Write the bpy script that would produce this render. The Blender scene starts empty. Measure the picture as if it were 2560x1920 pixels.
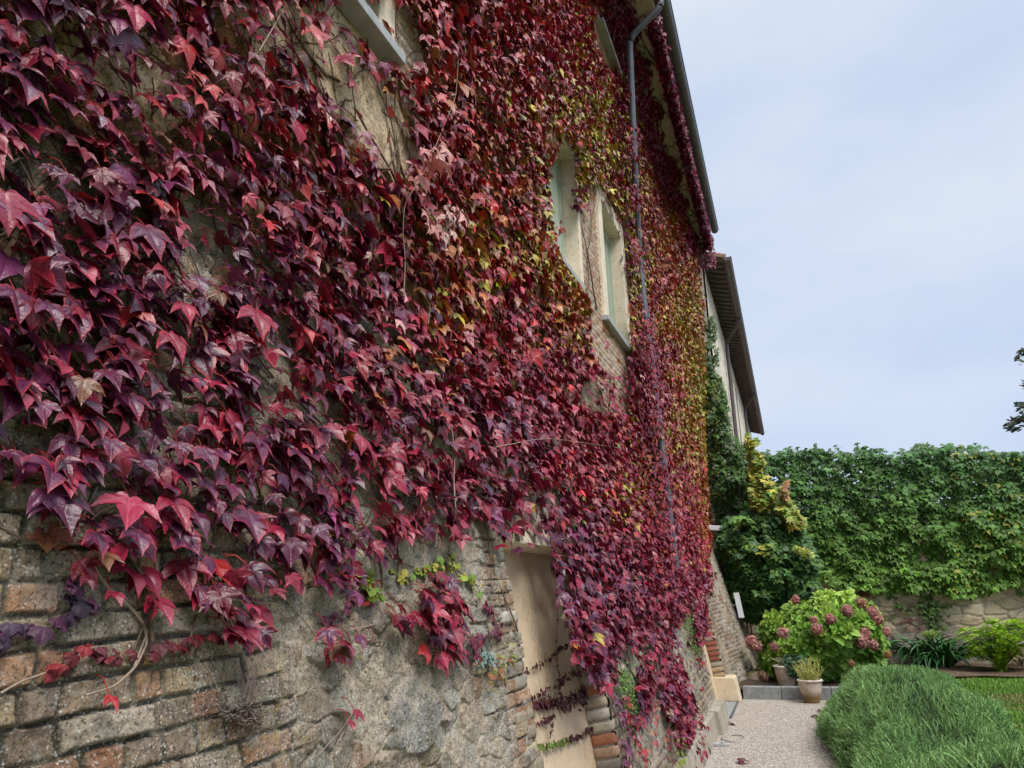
import bpy, math, random
import numpy as np
from mathutils import Matrix

rng = np.random.default_rng(7)
random.seed(7)
scene = bpy.context.scene
COL = scene.collection

# ------------------------------------------------------------------ camera
F = 1923.0
H = 1.8
_vp = np.array([700., 487., F]); _roll = .033
D1 = _vp / np.linalg.norm(_vp)
_b = (_vp[0]*_roll + _vp[1]) / F
UP = np.array([-_roll, -1, _b]); UP /= np.linalg.norm(UP)
D2 = np.cross(D1, UP)
R = np.array([D2, D1, UP])                 # camera axes -> world axes
EYE = np.array([0., 0., H])
cd = bpy.data.cameras.new('camera'); cam = bpy.data.objects.new('camera', cd); COL.objects.link(cam)
cd.sensor_width = 36; cd.lens = F/2560*36; cd.clip_end = 1000; cd.clip_start = .05
_r, _u, _f = R @ [1, 0, 0], R @ [0, -1, 0], R @ [0, 0, 1]
cam.matrix_world = Matrix(((_r[0], _u[0], -_f[0], 0), (_r[1], _u[1], -_f[1], 0), (_r[2], _u[2], -_f[2], H), (0, 0, 0, 1)))
scene.camera = cam

# ------------------------------------------------------------------ sky, sun, exposure
SUN_EL, SUN_AZ = math.radians(52), math.radians(128)     # azimuth clockwise from +Y
w = bpy.data.worlds.new('World'); scene.world = w; w.use_nodes = True
nt = w.node_tree; nt.nodes.clear()
def wn(t, **k):
    n = nt.nodes.new(t)
    for a, v in k.items(): setattr(n, a, v)
    return n
out = wn('ShaderNodeOutputWorld'); bg = wn('ShaderNodeBackground'); bg.inputs[1].default_value = .1
sky = wn('ShaderNodeTexSky', sky_type='NISHITA', sun_disc=False, sun_elevation=SUN_EL, sun_rotation=SUN_AZ)
tc = wn('ShaderNodeTexCoord'); sep = wn('ShaderNodeSeparateXYZ')
nt.links.new(tc.outputs['Generated'], sep.inputs[0])
mp = wn('ShaderNodeMapping'); mp.inputs['Scale'].default_value = (1.3, 1.3, 3.0); mp.inputs['Location'].default_value = (.3, .1, .35)
nt.links.new(tc.outputs['Generated'], mp.inputs[0])
nz = wn('ShaderNodeTexNoise'); nz.inputs['Scale'].default_value = 1.7; nz.inputs['Detail'].default_value = 5; nz.inputs['Roughness'].default_value = .5
nt.links.new(mp.outputs[0], nz.inputs['Vector'])
cr = wn('ShaderNodeValToRGB')                             # cloud brightness
e = cr.color_ramp.elements
e[0].position = .33; e[0].color = (.235, .29, .40, 1); e[1].position = .66; e[1].color = (.33, .365, .43, 1)
m2 = e.new(.5); m2.color = (.29, .335, .42, 1)
nt.links.new(nz.outputs[0], cr.inputs[0])
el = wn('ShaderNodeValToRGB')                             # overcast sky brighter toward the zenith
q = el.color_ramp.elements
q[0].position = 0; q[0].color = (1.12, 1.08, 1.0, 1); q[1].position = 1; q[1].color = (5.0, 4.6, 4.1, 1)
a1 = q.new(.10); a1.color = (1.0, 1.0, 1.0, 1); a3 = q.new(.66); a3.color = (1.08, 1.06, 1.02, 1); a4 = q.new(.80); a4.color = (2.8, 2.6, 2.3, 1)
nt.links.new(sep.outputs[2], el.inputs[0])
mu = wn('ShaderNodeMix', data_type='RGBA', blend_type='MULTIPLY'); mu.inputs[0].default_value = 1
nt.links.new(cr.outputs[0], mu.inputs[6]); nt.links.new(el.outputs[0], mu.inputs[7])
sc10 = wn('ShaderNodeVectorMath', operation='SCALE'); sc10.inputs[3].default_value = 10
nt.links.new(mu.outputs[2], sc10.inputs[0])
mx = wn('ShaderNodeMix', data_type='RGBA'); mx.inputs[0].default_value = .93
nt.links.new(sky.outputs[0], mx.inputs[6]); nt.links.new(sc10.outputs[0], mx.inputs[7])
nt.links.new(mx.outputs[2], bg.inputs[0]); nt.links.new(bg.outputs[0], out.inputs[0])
sd = bpy.data.lights.new('sun', 'SUN'); sun = bpy.data.objects.new('sun', sd); COL.objects.link(sun)
sd.energy = 1.5; sd.angle = math.radians(28); sd.color = (1, .955, .88)
sun.rotation_euler = (math.pi/2 - SUN_EL, 0, math.pi - SUN_AZ)
_sv = np.array([math.sin(SUN_AZ)*math.cos(SUN_EL), math.cos(SUN_AZ)*math.cos(SUN_EL), math.sin(SUN_EL)])
from mathutils import Vector
sun.rotation_euler = Vector(_sv).to_track_quat('Z', 'Y').to_euler()
scene.view_settings.view_transform = 'Standard'; scene.view_settings.look = 'None'
scene.view_settings.exposure = 1.1; scene.view_settings.gamma = 1
scene.cycles.max_bounces = 6; scene.cycles.diffuse_bounces = 3; scene.cycles.transparent_max_bounces = 4

# ------------------------------------------------------------------ pixel <-> place
XU, ZB, KB = -1.61, 3.0, .165
def ray(x, y): return R @ np.array([x-1280., y-960., F])
def hX(x, y, X): r = ray(x, y); return EYE + r*(X/r[0])
def hY(x, y, Y): r = ray(x, y); return EYE + r*(Y/r[1])
def hZ(x, y, Z): r = ray(x, y); return EYE + r*((Z-H)/r[2])
def hB(x, y, off=0.):                                     # the battered lower wall
    r = ray(x, y); t = (XU+off+KB*(ZB-H))/(r[0]+KB*r[2]); return EYE + r*t
def wall_hit(x, y, off=0.):
    p = hB(x, y, off)
    return p if p[2] < ZB else hX(x, y, XU+off)
def proj(P):
    c = (np.asarray(P, float) - EYE) @ R
    z = np.maximum(c[..., 2], 1e-3)
    return 1280 + F*c[..., 0]/z, 960 + F*c[..., 1]/z
S2 = 2560/2212
def Q(*pts): return [(x*S2, y*S2) for x, y in pts]

# ------------------------------------------------------------------ noise
def _h(ix, iy, seed):
    n = (ix.astype(np.int64)*374761393 + iy.astype(np.int64)*668265263 + seed*974634777) & 0xffffffff
    n = ((n ^ (n >> 13)) * 1274126177) & 0xffffffff
    n = ((n ^ (n >> 16)) * 2246822519) & 0xffffffff
    return ((n ^ (n >> 15)) & 0xffffff) / float(0xffffff)
def vnoise(x, y, seed=0):
    x = np.asarray(x, float); y = np.asarray(y, float)
    ix, iy = np.floor(x), np.floor(y); fx, fy = x-ix, y-iy
    fx = fx*fx*(3-2*fx); fy = fy*fy*(3-2*fy)
    a = _h(ix, iy, seed); b = _h(ix+1, iy, seed); c = _h(ix, iy+1, seed); d = _h(ix+1, iy+1, seed)
    return (a*(1-fx)+b*fx)*(1-fy) + (c*(1-fx)+d*fx)*fy
def fbm(x, y, o=4, seed=0):
    s = 0; a = .5; t = 0
    for k in range(o):
        s = s + a*vnoise(np.asarray(x)*2**k, np.asarray(y)*2**k, seed+k*17); t += a; a *= .55
    return s/t
def worley(x, y, seed=0, jit=.9, vec=False):
    ix, iy = np.floor(x), np.floor(y)
    f1 = np.full(np.shape(x), 9.); f2 = f1.copy(); cid = np.zeros(np.shape(x)); vx = cid.copy(); vy = cid.copy()
    for dx in (-1, 0, 1):
        for dy in (-1, 0, 1):
            cx, cy = ix+dx, iy+dy
            px = cx+.5+jit*(_h(cx, cy, seed)-.5); py = cy+.5+jit*(_h(cx, cy, seed+5)-.5)
            d = np.hypot(px-x, py-y); i = _h(cx, cy, seed+9)
            n = d < f1
            f2 = np.where(n, f1, np.minimum(f2, d)); cid = np.where(n, i, cid); f1 = np.where(n, d, f1); vx = np.where(n, x-px, vx); vy = np.where(n, y-py, vy)
    return (f1, f2, cid, vx, vy) if vec else (f1, f2, cid)
def sstep(a, b, x): t = np.clip((x-a)/(b-a), 0, 1); return t*t*(3-2*t)
def inpoly(x, y, poly):
    c = np.zeros(np.shape(x), bool); n = len(poly); j = n-1
    for i in range(n):
        xi, yi = poly[i]; xj, yj = poly[j]
        if yi != yj:
            c ^= ((yi > y) != (yj > y)) & (x < (xj-xi)*(y-yi)/(yj-yi)+xi)
        j = i
    return c

# ------------------------------------------------------------------ materials
class NT:
    def __init__(s, name):
        s.m = bpy.data.materials.new(name); s.m.use_nodes = True; s.t = s.m.node_tree
        s.p = s.t.nodes['Principled BSDF']; s.out = s.t.nodes['Material Output']
    def n(s, t, **k):
        n = s.t.nodes.new(t)
        for a, v in k.items():
            if a.startswith('_'): n.inputs[int(a[1:])].default_value = v
            else: setattr(n, a, v)
        return n
    def l(s, a, b): s.t.links.new(a, b)
    def tex(s, kind, scale, vec=None, **k):
        n = s.n({'noise': 'ShaderNodeTexNoise', 'vor': 'ShaderNodeTexVoronoi'}[kind])
        n.inputs['Scale'].default_value = scale
        for a, v in k.items():
            if a in n.inputs: n.inputs[a].default_value = v
            else: setattr(n, a, v)
        if vec is not None: s.l(vec, n.inputs['Vector'])
        return n
    def ramp(s, src, *st):
        r = s.n('ShaderNodeValToRGB'); e = r.color_ramp.elements
        while len(e) < len(st): e.new(.5)
        for x, (p, c) in zip(e, st):
            x.position = p; x.color = (c, c, c, 1) if isinstance(c, (int, float)) else (*c, 1)
        s.l(src, r.inputs[0]); return r.outputs[0]
    def mix(s, a, b, f, mode='MIX'):
        m = s.n('ShaderNodeMix', data_type='RGBA', blend_type=mode)
        for v, k in ((f, 0), (a, 6), (b, 7)):
            if hasattr(v, 'links'): s.l(v, m.inputs[k])
            else: m.inputs[k].default_value = v if k == 0 else (*v, 1)
        return m.outputs[2]
    def math(s, op, a, b=None):
        m = s.n('ShaderNodeMath', operation=op)
        for k, v in enumerate((a, b)):
            if v is None: continue
            if hasattr(v, 'links'): s.l(v, m.inputs[k])
            else: m.inputs[k].default_value = v
        return m.outputs[0]
    def attr(s, name='Col'): return s.n('ShaderNodeAttribute', attribute_name=name)
    def bump(s, h, st=.5, d=.01):
        b = s.n('ShaderNodeBump', _0=st, _1=d)
        s.l(h, [i for i in b.inputs if i.name == 'Height'][0]); s.l(b.outputs[0], s.p.inputs['Normal'])
    def base(s, c, rough=.8, spec=.3):
        if hasattr(c, 'links'): s.l(c, s.p.inputs['Base Color'])
        else: s.p.inputs['Base Color'].default_value = (*c, 1)
        s.p.inputs['Roughness'].default_value = rough
        s.p.inputs['Specular IOR Level'].default_value = spec
        return s.m

def leaf_mat(name, rough=.38, spec=.5, trans=.12, veins=True, lighten=.12):
    s = NT(name); a = s.attr()
    tcn = s.n('ShaderNodeTexCoord')
    n1 = s.tex('noise', 55, tcn.outputs['Object'], Detail=3)
    c = s.mix(a.outputs[0], (0, 0, 0), s.ramp(n1.outputs[0], (.45, 0.0), (.8, .22)))
    if veins:
        uv = s.n('ShaderNodeUVMap', uv_map='UV'); sx = s.n('ShaderNodeSeparateXYZ'); s.l(uv.outputs[0], sx.inputs[0])
        ax = s.math('ABSOLUTE', sx.outputs[0]); y = sx.outputs[1]
        v1 = ax
        v2 = s.math('ABSOLUTE', s.math('SUBTRACT', s.math('MULTIPLY', ax, .545), s.math('MULTIPLY', y, .838)))
        v3 = s.math('ABSOLUTE', s.math('ADD', s.math('MULTIPLY', ax, .15), y))
        v = s.math('MINIMUM', s.math('MINIMUM', v1, v2), v3)
        vm = s.ramp(v, (0, 1), (.022, 0))
        c = s.mix(c, s.mix(c, (.55, .16, .10), lighten), vm)
        wv = s.math('SINE', s.math('MULTIPLY', s.math('ADD', y, s.math('MULTIPLY', ax, -.75)), 46))
        n2 = s.tex('noise', 9, uv.outputs[0], Detail=3)
        hgt = s.math('ADD', s.math('MULTIPLY', s.ramp(v, (0, 0), (.10, 1)), .6),
                     s.math('ADD', s.math('MULTIPLY', wv, .045), s.math('MULTIPLY', n2.outputs[0], .9)))
        s.bump(hgt, .32, .005)
    s.base(c, rough, spec)
    if trans:
        tr = s.n('ShaderNodeBsdfTranslucent'); s.l(c, tr.inputs[0])
        ms = s.n('ShaderNodeMixShader', _0=trans); s.l(s.p.outputs[0], ms.inputs[1]); s.l(tr.outputs[0], ms.inputs[2]); s.l(ms.outputs[0], s.out.inputs[0])
    return s.m

def wall_mat(name, lichen=.5, fine=1., spot=(.60, .60, .55)):
    s = NT(name); a = s.attr(); tcn = s.n('ShaderNodeTexCoord'); o = tcn.outputs['Object']
    n1 = s.tex('noise', 38, o, Detail=6, Roughness=.65); n2 = s.tex('noise', 210, o, Detail=4, Roughness=.7)
    c = s.mix(a.outputs[0], (.10, .085, .065), s.ramp(n1.outputs[0], (.41, .0), (.68, .58)))
    c = s.mix(c, (.56, .51, .43), s.ramp(n2.outputs[0], (.50, 0), (.70, .38)))
    n4 = s.tex('noise', 120, o, Detail=3, Roughness=.6)
    c = s.mix(c, (.035, .03, .02), s.ramp(n4.outputs[0], (.53, 0), (.66, .8)))
    n6 = s.tex('noise', 26, o, Detail=7, Roughness=.75)
    c = s.mix(c, (.50, .485, .43), s.ramp(n6.outputs[0], (.56, 0), (.62, lichen*.45)))
    vo = s.tex('vor', 115, o); nm = s.tex('noise', 9, o, Detail=4)
    vs = s.n('ShaderNodeSeparateColor'); s.l(vo.outputs['Color'], vs.inputs[0])
    sp = s.math('MULTIPLY', s.math('MULTIPLY', s.ramp(vo.outputs['Distance'], (.22, 1), (.42, 0)), s.ramp(vs.outputs[0], (.35, 0), (.5, 1))), s.ramp(nm.outputs[0], (.40, 0), (.52, lichen)))
    c = s.mix(c, spot, sp)
    vo2 = s.tex('vor', 23, o); nm2 = s.tex('noise', 5, o, Detail=2)
    sp2 = s.math('MULTIPLY', s.ramp(vo2.outputs['Distance'], (.22, 1), (.40, 0)), s.ramp(nm2.outputs[0], (.58, 0), (.68, lichen*.8)))
    c = s.mix(c, (.36, .26, .07), sp2)
    h = s.math('ADD', s.math('MULTIPLY', n1.outputs[0], .7), s.math('MULTIPLY', n2.outputs[0], .4))
    s.bump(h, 1.*fine, .014)
    return s.base(c, .92, .2)

def noisy_mat(name, c1, c2, scale, rough=.85, spec=.3, bump=.3, bd=.01, stain=None, detail=5):
    s = NT(name); tcn = s.n('ShaderNodeTexCoord'); o = tcn.outputs['Object']
    n1 = s.tex('noise', scale, o, Detail=detail, Roughness=.6)
    c = s.mix(c1, c2, s.ramp(n1.outputs[0], (.35, 0), (.65, 1)))
    if stain:
        n3 = s.tex('noise', stain[1], o, Detail=6, Roughness=.65)
        c = s.mix(c, stain[0], s.ramp(n3.outputs[0], (.52, 0), (.70, stain[2])))
    n2 = s.tex('noise', scale*6, o, Detail=4)
    s.bump(s.math('ADD', n1.outputs[0], s.math('MULTIPLY', n2.outputs[0], .5)), bump, bd)
    return s.base(c, rough, spec)

def attr_mat(name, rough=.85, spec=.3, nscale=60, dark=.4, bump=.4, bd=.008):
    s = NT(name); a = s.attr(); tcn = s.n('ShaderNodeTexCoord')
    n1 = s.tex('noise', nscale, tcn.outputs['Object'], Detail=5, Roughness=.65)
    c = s.mix(a.outputs[0], (.03, .025, .02), s.ramp(n1.outputs[0], (.45, 0), (.75, dark)))
    s.bump(n1.outputs[0], bump, bd)
    return s.base(c, rough, spec)

# ------------------------------------------------------------------ mesh helpers
def mesh_obj(name, verts, faces, mat, parent=None, col=None, uv=None, smooth=True):
    """faces: list of (M,k) int arrays"""
    verts = np.asarray(verts, np.float32).reshape(-1, 3)
    faces = [np.asarray(f, np.int32) for f in faces if len(f)]
    me = bpy.data.meshes.new(name)
    me.vertices.add(len(verts)); me.vertices.foreach_set('co', verts.ravel())
    li = np.concatenate([f.ravel() for f in faces])
    tot = np.concatenate([np.full(len(f), f.shape[1], np.int32) for f in faces])
    st = np.concatenate([[0], np.cumsum(tot)[:-1]]).astype(np.int32)
    me.loops.add(len(li)); me.loops.foreach_set('vertex_index', li)
    me.polygons.add(len(tot)); me.polygons.foreach_set('loop_start', st)
    if col is not None:
        c = np.ones((len(verts), 4), np.float32); c[:, :3] = np.asarray(col).reshape(-1, 3)
        at = me.attributes.new('Col', 'FLOAT_COLOR', 'POINT'); at.data.foreach_set('color', c.ravel())
    if uv is not None:
        ul = me.uv_layers.new(name='UV'); u = np.asarray(uv, np.float32).reshape(-1, 2)[li]
        ul.data.foreach_set('uv', u.ravel())
    me.polygons.foreach_set('use_smooth', np.full(len(tot), smooth))
    me.update(calc_edges=True); me.validate()
    me.materials.append(mat)
    o = bpy.data.objects.new(name, me); COL.objects.link(o)
    if parent: o.parent = parent
    return o

def thing(name, label, cat, loc=(0, 0, 0), group=None):
    o = bpy.data.objects.new(name, None); COL.objects.link(o); o.empty_display_size = .1
    o['label'] = label; o['category'] = cat
    if group: o['group'] = group
    o['_at'] = list(loc)
    return o
def place(o):                                           # put the Empty at the thing's base, keeping its parts where they are
    at = Vector(o['_at']); del o['_at']
    o.location = at
    for ch in o.children: ch.matrix_parent_inverse = Matrix.Translation(-at)
def tag(o, label, cat, group=None):
    o['label'] = label; o['category'] = cat
    if group: o['group'] = group
    return o
def struct(o, kind='structure'): o['kind'] = kind; return o

class MB:                                               # gathers shapes into one mesh
    def __init__(s): s.v = []; s.f3 = []; s.f4 = []; s.c = []; s.n = 0
    def add(s, v, f3=None, f4=None, c=(.5, .5, .5)):
        v = np.asarray(v, float).reshape(-1, 3); s.v.append(v)
        if f3 is not None and len(f3): s.f3.append(np.asarray(f3)+s.n)
        if f4 is not None and len(f4): s.f4.append(np.asarray(f4)+s.n)
        c = np.asarray(c, float); s.c.append(np.broadcast_to(c, (len(v), 3))); s.n += len(v)
    def box(s, x0, x1, y0, y1, z0, z1, c=(.5, .5, .5)):
        v = [(x, y, z) for x in (x0, x1) for y in (y0, y1) for z in (z0, z1)]
        s.add(v, None, [(0, 1, 3, 2), (4, 6, 7, 5), (0, 4, 5, 1), (2, 3, 7, 6), (0, 2, 6, 4), (1, 5, 7, 3)], c)
    def hexa(s, v8, c=(.5, .5, .5)):                     # same vertex order as box
        s.add(v8, None, [(0, 1, 3, 2), (4, 6, 7, 5), (0, 4, 5, 1), (2, 3, 7, 6), (0, 2, 6, 4), (1, 5, 7, 3)], c)
    def tube(s, pts, rad, n=6, c=(.5, .5, .5), cap=True):
        p = np.asarray(pts, float); m = len(p); rad = np.broadcast_to(np.asarray(rad, float), (m,))
        t = np.gradient(p, axis=0); t /= np.linalg.norm(t, axis=1)[:, None]+1e-9
        ref = np.where(np.abs(t[:, 2:3]) > .9, [[1., 0, 0]], [[0, 0, 1.]])
        a = np.cross(t, ref); a /= np.linalg.norm(a, axis=1)[:, None]+1e-9; b = np.cross(t, a)
        th = np.arange(n)*2*np.pi/n
        v = p[:, None] + rad[:, None, None]*(np.cos(th)[None, :, None]*a[:, None] + np.sin(th)[None, :, None]*b[:, None])
        i = np.arange(m-1)[:, None]*n; j = np.arange(n)[None]; k = (j+1) % n
        f = np.stack([i+j, i+k, i+n+k, i+n+j], -1).reshape(-1, 4)
        cc = np.asarray(c, float)
        if cc.ndim == 2: cc = np.repeat(cc, n, 0)
        s.add(v.reshape(-1, 3), None, f, cc)
        if cap:
            for e0 in (0, m-1):
                q = v[e0]; s.add(np.vstack([q, p[e0:e0+1]]), [(x, (x+1) % n, n) for x in range(n)], None, cc[-1] if cc.ndim == 2 else cc)
    def lathe(s, prof, cx, cy, n=28, c=(.5, .5, .5), flute=0, cols=None):
        prof = np.asarray(prof, float); m = len(prof); th = np.arange(n)*2*np.pi/n
        rr = prof[:, 0:1]*np.ones((1, n))
        if flute: rr = rr + (prof[:, 2:3]*flute)*(np.arange(n)[None] % 2)
        v = np.stack([cx+rr*np.cos(th), cy+rr*np.sin(th), prof[:, 1:2]+0*rr], -1).reshape(-1, 3)
        i = np.arange(m-1)[:, None]*n; j = np.arange(n)[None]; k = (j+1) % n
        s.add(v, None, np.stack([i+j, i+k, i+n+k, i+n+j], -1).reshape(-1, 4), c if cols is None else np.repeat(np.asarray(cols), n, 0))
    def build(s, name, mat, parent=None, smooth=False, bevel=0):
        f = []
        if s.f3: f.append(np.concatenate(s.f3))
        if s.f4: f.append(np.concatenate(s.f4))
        o = mesh_obj(name, np.concatenate(s.v), f, mat, parent, np.concatenate(s.c), None, smooth)
        if bevel:
            b = o.modifiers.new('bevel', 'BEVEL'); b.width = bevel; b.segments = 2; b.limit_method = 'ANGLE'
        return o

def _rbox(nx, ny, nz, r):
    """rounded block on [-.5,.5]^3, gridded faces (shared verts)"""
    key = {}; V = []; Fq = []
    def vid(p):
        k = tuple(np.round(p, 5))
        if k not in key: key[k] = len(V); V.append(p)
        return key[k]
    for ax in range(3):
        a, b = [(1, 2), (0, 2), (0, 1)][ax]; N = (nx, ny, nz)
        for sgn in (-.5, .5):
            for i in range(N[a]):
                for j in range(N[b]):
                    q = []
                    for (di, dj) in ((0, 0), (1, 0), (1, 1), (0, 1)):
                        p = [0, 0, 0]; p[ax] = sgn; p[a] = (i+di)/N[a]-.5; p[b] = (j+dj)/N[b]-.5; q.append(vid(np.array(p)))
                    Fq.append(q if (sgn > 0) ^ (ax == 1) else q[::-1])
    return np.array(V), np.array(Fq)
RB = _rbox(4, 6, 3, 0)
def brick_block(mb, cen, size, c, ax=None, rough=.006, seed=0, rnd=.014):
    V, Fq = RB; sz = np.asarray(size, float)
    v = V*sz
    inner = np.clip(v, -sz/2+rnd, sz/2-rnd); d = v-inner; L = np.linalg.norm(d, axis=1)[:, None]
    v = np.where(L > 1e-6, inner + d/np.maximum(L, 1e-6)*np.minimum(L, rnd), v)
    k = seed*7.13
    v = v + rough*(np.stack([fbm(v[:, 1]*28+k, v[:, 2]*28+k*2, 2, 3), fbm(v[:, 0]*28-k, v[:, 2]*28+k, 2, 4), fbm(v[:, 0]*28+k, v[:, 1]*28-k, 2, 5)], 1)-.5)*2
    if ax is not None: v = v @ np.asarray(ax)           # rows: block axes in the world
    cc = np.asarray(c)*(.8+.4*fbm(v[:, 1]*30+k, v[:, 2]*30, 2, 8))[:, None]
    mb.add(v+np.asarray(cen), None, Fq, cc)

# ------------------------------------------------------------------ leaves
def mirror(half): return half + [(-x, y) for x, y in half[::-1] if abs(x) > 1e-6]
IVY_HI = mirror([(0, 0), (.06, -.07), (.16, -.13), (.27, -.13), (.35, -.07), (.45, -.03), (.52, .06), (.62, .12), (.66, .22), (.75, .30), (.82, .44), (.93, .66), (.76, .56), (.62, .53), (.47, .47), (.33, .47),
                 (.36, .54), (.33, .60), (.34, .67), (.28, .75), (.26, .83), (.17, .94), (.10, 1.06), (.04, 1.18), (0, 1.3)])
HEART_HI = mirror([(0, 0), (.06, -.07), (.16, -.13), (.27, -.13), (.36, -.09), (.44, -.03), (.50, .05), (.55, .13), (.57, .22), (.60, .30), (.58, .38), (.58, .46), (.54, .50), (.52, .55), (.48, .58), (.45, .63),
                   (.42, .67), (.38, .71), (.35, .76), (.29, .80), (.26, .86), (.19, .90), (.12, .97), (.05, 1.02), (0, 1.07)])
IVY_MID = mirror([(0, 0), (.20, -.13), (.48, 0), (.74, .30), (.92, .64), (.52, .50), (.32, .48), (.33, .68), (.16, .96), (0, 1.28)])
HEART_MID = mirror([(0, 0), (.20, -.13), (.46, 0), (.58, .2), (.60, .36), (.52, .54), (.44, .62), (.36, .74), (.19, .92), (0, 1.07)])
IVY_LOW = mirror([(0, -.05), (.42, -.02), (.90, .62), (.33, .48), (0, 1.26)])
HEART_LOW = mirror([(0, -.05), (.44, -.02), (.60, .34), (.38, .72), (0, 1.07)])
MAPLE = mirror([(0, 0), (.25, -.12), (.55, -.10), (.38, .12), (.62, .20), (.92, .42), (.60, .44), (.48, .50), (.62, .72), (.34, .70), (.26, .72), (.14, .98), (0, 1.12)])
OVATE = mirror([(0, 0), (.16, .08), (.30, .24), (.36, .42), (.32, .62), (.20, .82), (.07, .96), (0, 1.02)])
LANCE = mirror([(0, 0), (.10, .2), (.13, .45), (.08, .8), (0, 1.0)])

VEINS = [(0, 1), (.838, .545), (-.838, .545), (.98, -.15), (-.98, -.15)]
class Tpl:
    def __init__(s, outl, heart=None, rings=(.45, .78, 1.), cen=(0, .34)):
        o = np.array(outl); h = np.array(heart) if heart else o
        c = np.array(cen); n = len(o)
        def rg(q): return np.vstack([[c]] + [c+(q-c)*k for k in rings])
        s.xy, s.xyh = rg(o), rg(h)
        s.edge = np.concatenate([[0]] + [np.full(n, k) for k in rings])
        s.n = len(s.xy)
        j = np.arange(n); k = (j+1) % n
        s.tri = np.stack([np.zeros(n, int), 1+j, 1+k], 1)
        q = [np.stack([1+r*n+j, 1+(r+1)*n+j, 1+(r+1)*n+k, 1+r*n+k], 1) for r in range(len(rings)-1)]
        s.quad = np.concatenate(q) if q else np.zeros((0, 4), int)
def vein_dist(xy):
    d = np.full(xy.shape[:-1], 9.)
    for vx, vy in VEINS:
        al = xy[..., 0]*vx + xy[..., 1]*vy; pe = np.abs(xy[..., 0]*vy - xy[..., 1]*vx)
        d = np.minimum(d, np.where(al > 0, pe, np.hypot(xy[..., 0], xy[..., 1])))
    return d
T_HI = Tpl(IVY_HI, HEART_HI, (.35, .65, .86, 1.))
T_MID = Tpl(IVY_MID, HEART_MID, (.55, .86, 1.))
T_LOW = Tpl(IVY_LOW, HEART_LOW, (1.,))
T_MAPLE = Tpl(MAPLE, None, (.6, 1.))
T_OV = Tpl(OVATE, None, (.55, .85, 1.), (0, .45))
T_LAN = Tpl(LANCE, None, (1.,), (0, .45))

class Leaves:
    def __init__(s): s.v = []; s.t = []; s.q = []; s.c = []; s.u = []; s.n = 0
    def add(s, tpl, pos, T, N, size, col, rim=None, rimw=0., fold=.35, curl=.25, heart=0., wid=1., wav=.0):
        M = len(pos)
        if M == 0: return
        f = lambda a: np.broadcast_to(np.asarray(a, float), (M,))
        pos = np.asarray(pos, float); T = T/np.linalg.norm(T, axis=1)[:, None]
        N = N - T*np.sum(N*T, 1)[:, None]; N = N/np.linalg.norm(N, axis=1)[:, None]; S = np.cross(T, N)
        hw = f(heart)[:, None, None]
        xy = tpl.xy[None]*(1-hw) + tpl.xyh[None]*hw
        x, y = xy[..., 0]*f(wid)[:, None], xy[..., 1]
        vd = np.minimum(vein_dist(xy), .3)
        r2 = x*x*.9 + (y-.1)**2
        z = f(fold)[:, None]*vd - f(curl)[:, None]*r2
        if np.any(np.asarray(wav) != 0):
            ph = rng.uniform(0, 6.3, (M, 1)); z = z + f(wav)[:, None]*np.sin(x*7+y*5+ph)*tpl.edge[None]
        sz = f(size)[:, None, None]
        P = pos[:, None] + sz*(x[..., None]*S[:, None] + y[..., None]*T[:, None] + z[..., None]*N[:, None])
        col = np.broadcast_to(np.asarray(col, float), (M, 3)); rim = col if rim is None else np.broadcast_to(np.asarray(rim, float), (M, 3))
        w_ = (sstep(.80, 1., tpl.edge)[None]*f(rimw)[:, None])[..., None]
        C = col[:, None]*(1-w_) + rim[:, None]*w_
        off = (s.n + np.arange(M)*tpl.n)[:, None, None]
        s.v.append(P.reshape(-1, 3)); s.c.append(C.reshape(-1, 3)); s.u.append(xy.reshape(-1, 2))
        s.t.append((tpl.tri[None]+off).reshape(-1, 3))
        if len(tpl.quad): s.q.append((tpl.quad[None]+off).reshape(-1, 4))
        s.n += M*tpl.n
    def build(s, name, mat, parent=None):
        if not s.v: return None
        f = [np.concatenate(s.t)] + ([np.concatenate(s.q)] if s.q else [])
        return mesh_obj(name, np.concatenate(s.v), f, mat, parent, np.concatenate(s.c), np.concatenate(s.u), True)
def unit(v): return v/(np.linalg.norm(v, axis=-1, keepdims=True)+1e-9)
def rvec(n): return unit(rng.normal(size=(n, 3)))

# ================================================================== SETTING
def sheet(name, poly, z, mat, kind='structure'):
    me = bpy.data.meshes.new(name); me.from_pydata([(x, y, z) for x, y in poly], [], [tuple(range(len(poly)))]); me.update()
    me.materials.append(mat); o = bpy.data.objects.new(name, me); COL.objects.link(o); o['kind'] = kind; return o
def gravel_mat():
    s = NT('washed_gravel'); tcn = s.n('ShaderNodeTexCoord'); o = tcn.outputs['Object']
    v = s.tex('vor', 62, o, Randomness=1.); n = s.tex('noise', 1.2, o, Detail=4); v2 = s.tex('vor', 130, o)
    hs = s.n('ShaderNodeSeparateColor'); s.l(v.outputs['Color'], hs.inputs[0])
    c = s.ramp(hs.outputs[0], (0, (.28, .24, .19)), (.35, (.44, .39, .32)), (.7, (.56, .51, .44)), (1, (.70, .66, .59)))
    c = s.mix(c, (.16, .125, .10), s.ramp(v.outputs['Distance'], (.40, 0), (.66, .8)))
    c = s.mix(c, (.40, .34, .28), s.ramp(n.outputs[0], (.45, 0), (.7, .35)))
    s.bump(s.math('MULTIPLY', v.outputs['Distance'], -1), .8, .01)
    return s.base(c, .9, .25)
M_soil = noisy_mat('soil', (.055, .04, .028), (.13, .095, .065), 22, .95, .1, .8, .03)
M_mulch = noisy_mat('mulch', (.09, .06, .04), (.20, .14, .10), 30, .95, .1, .9, .03)
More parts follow.
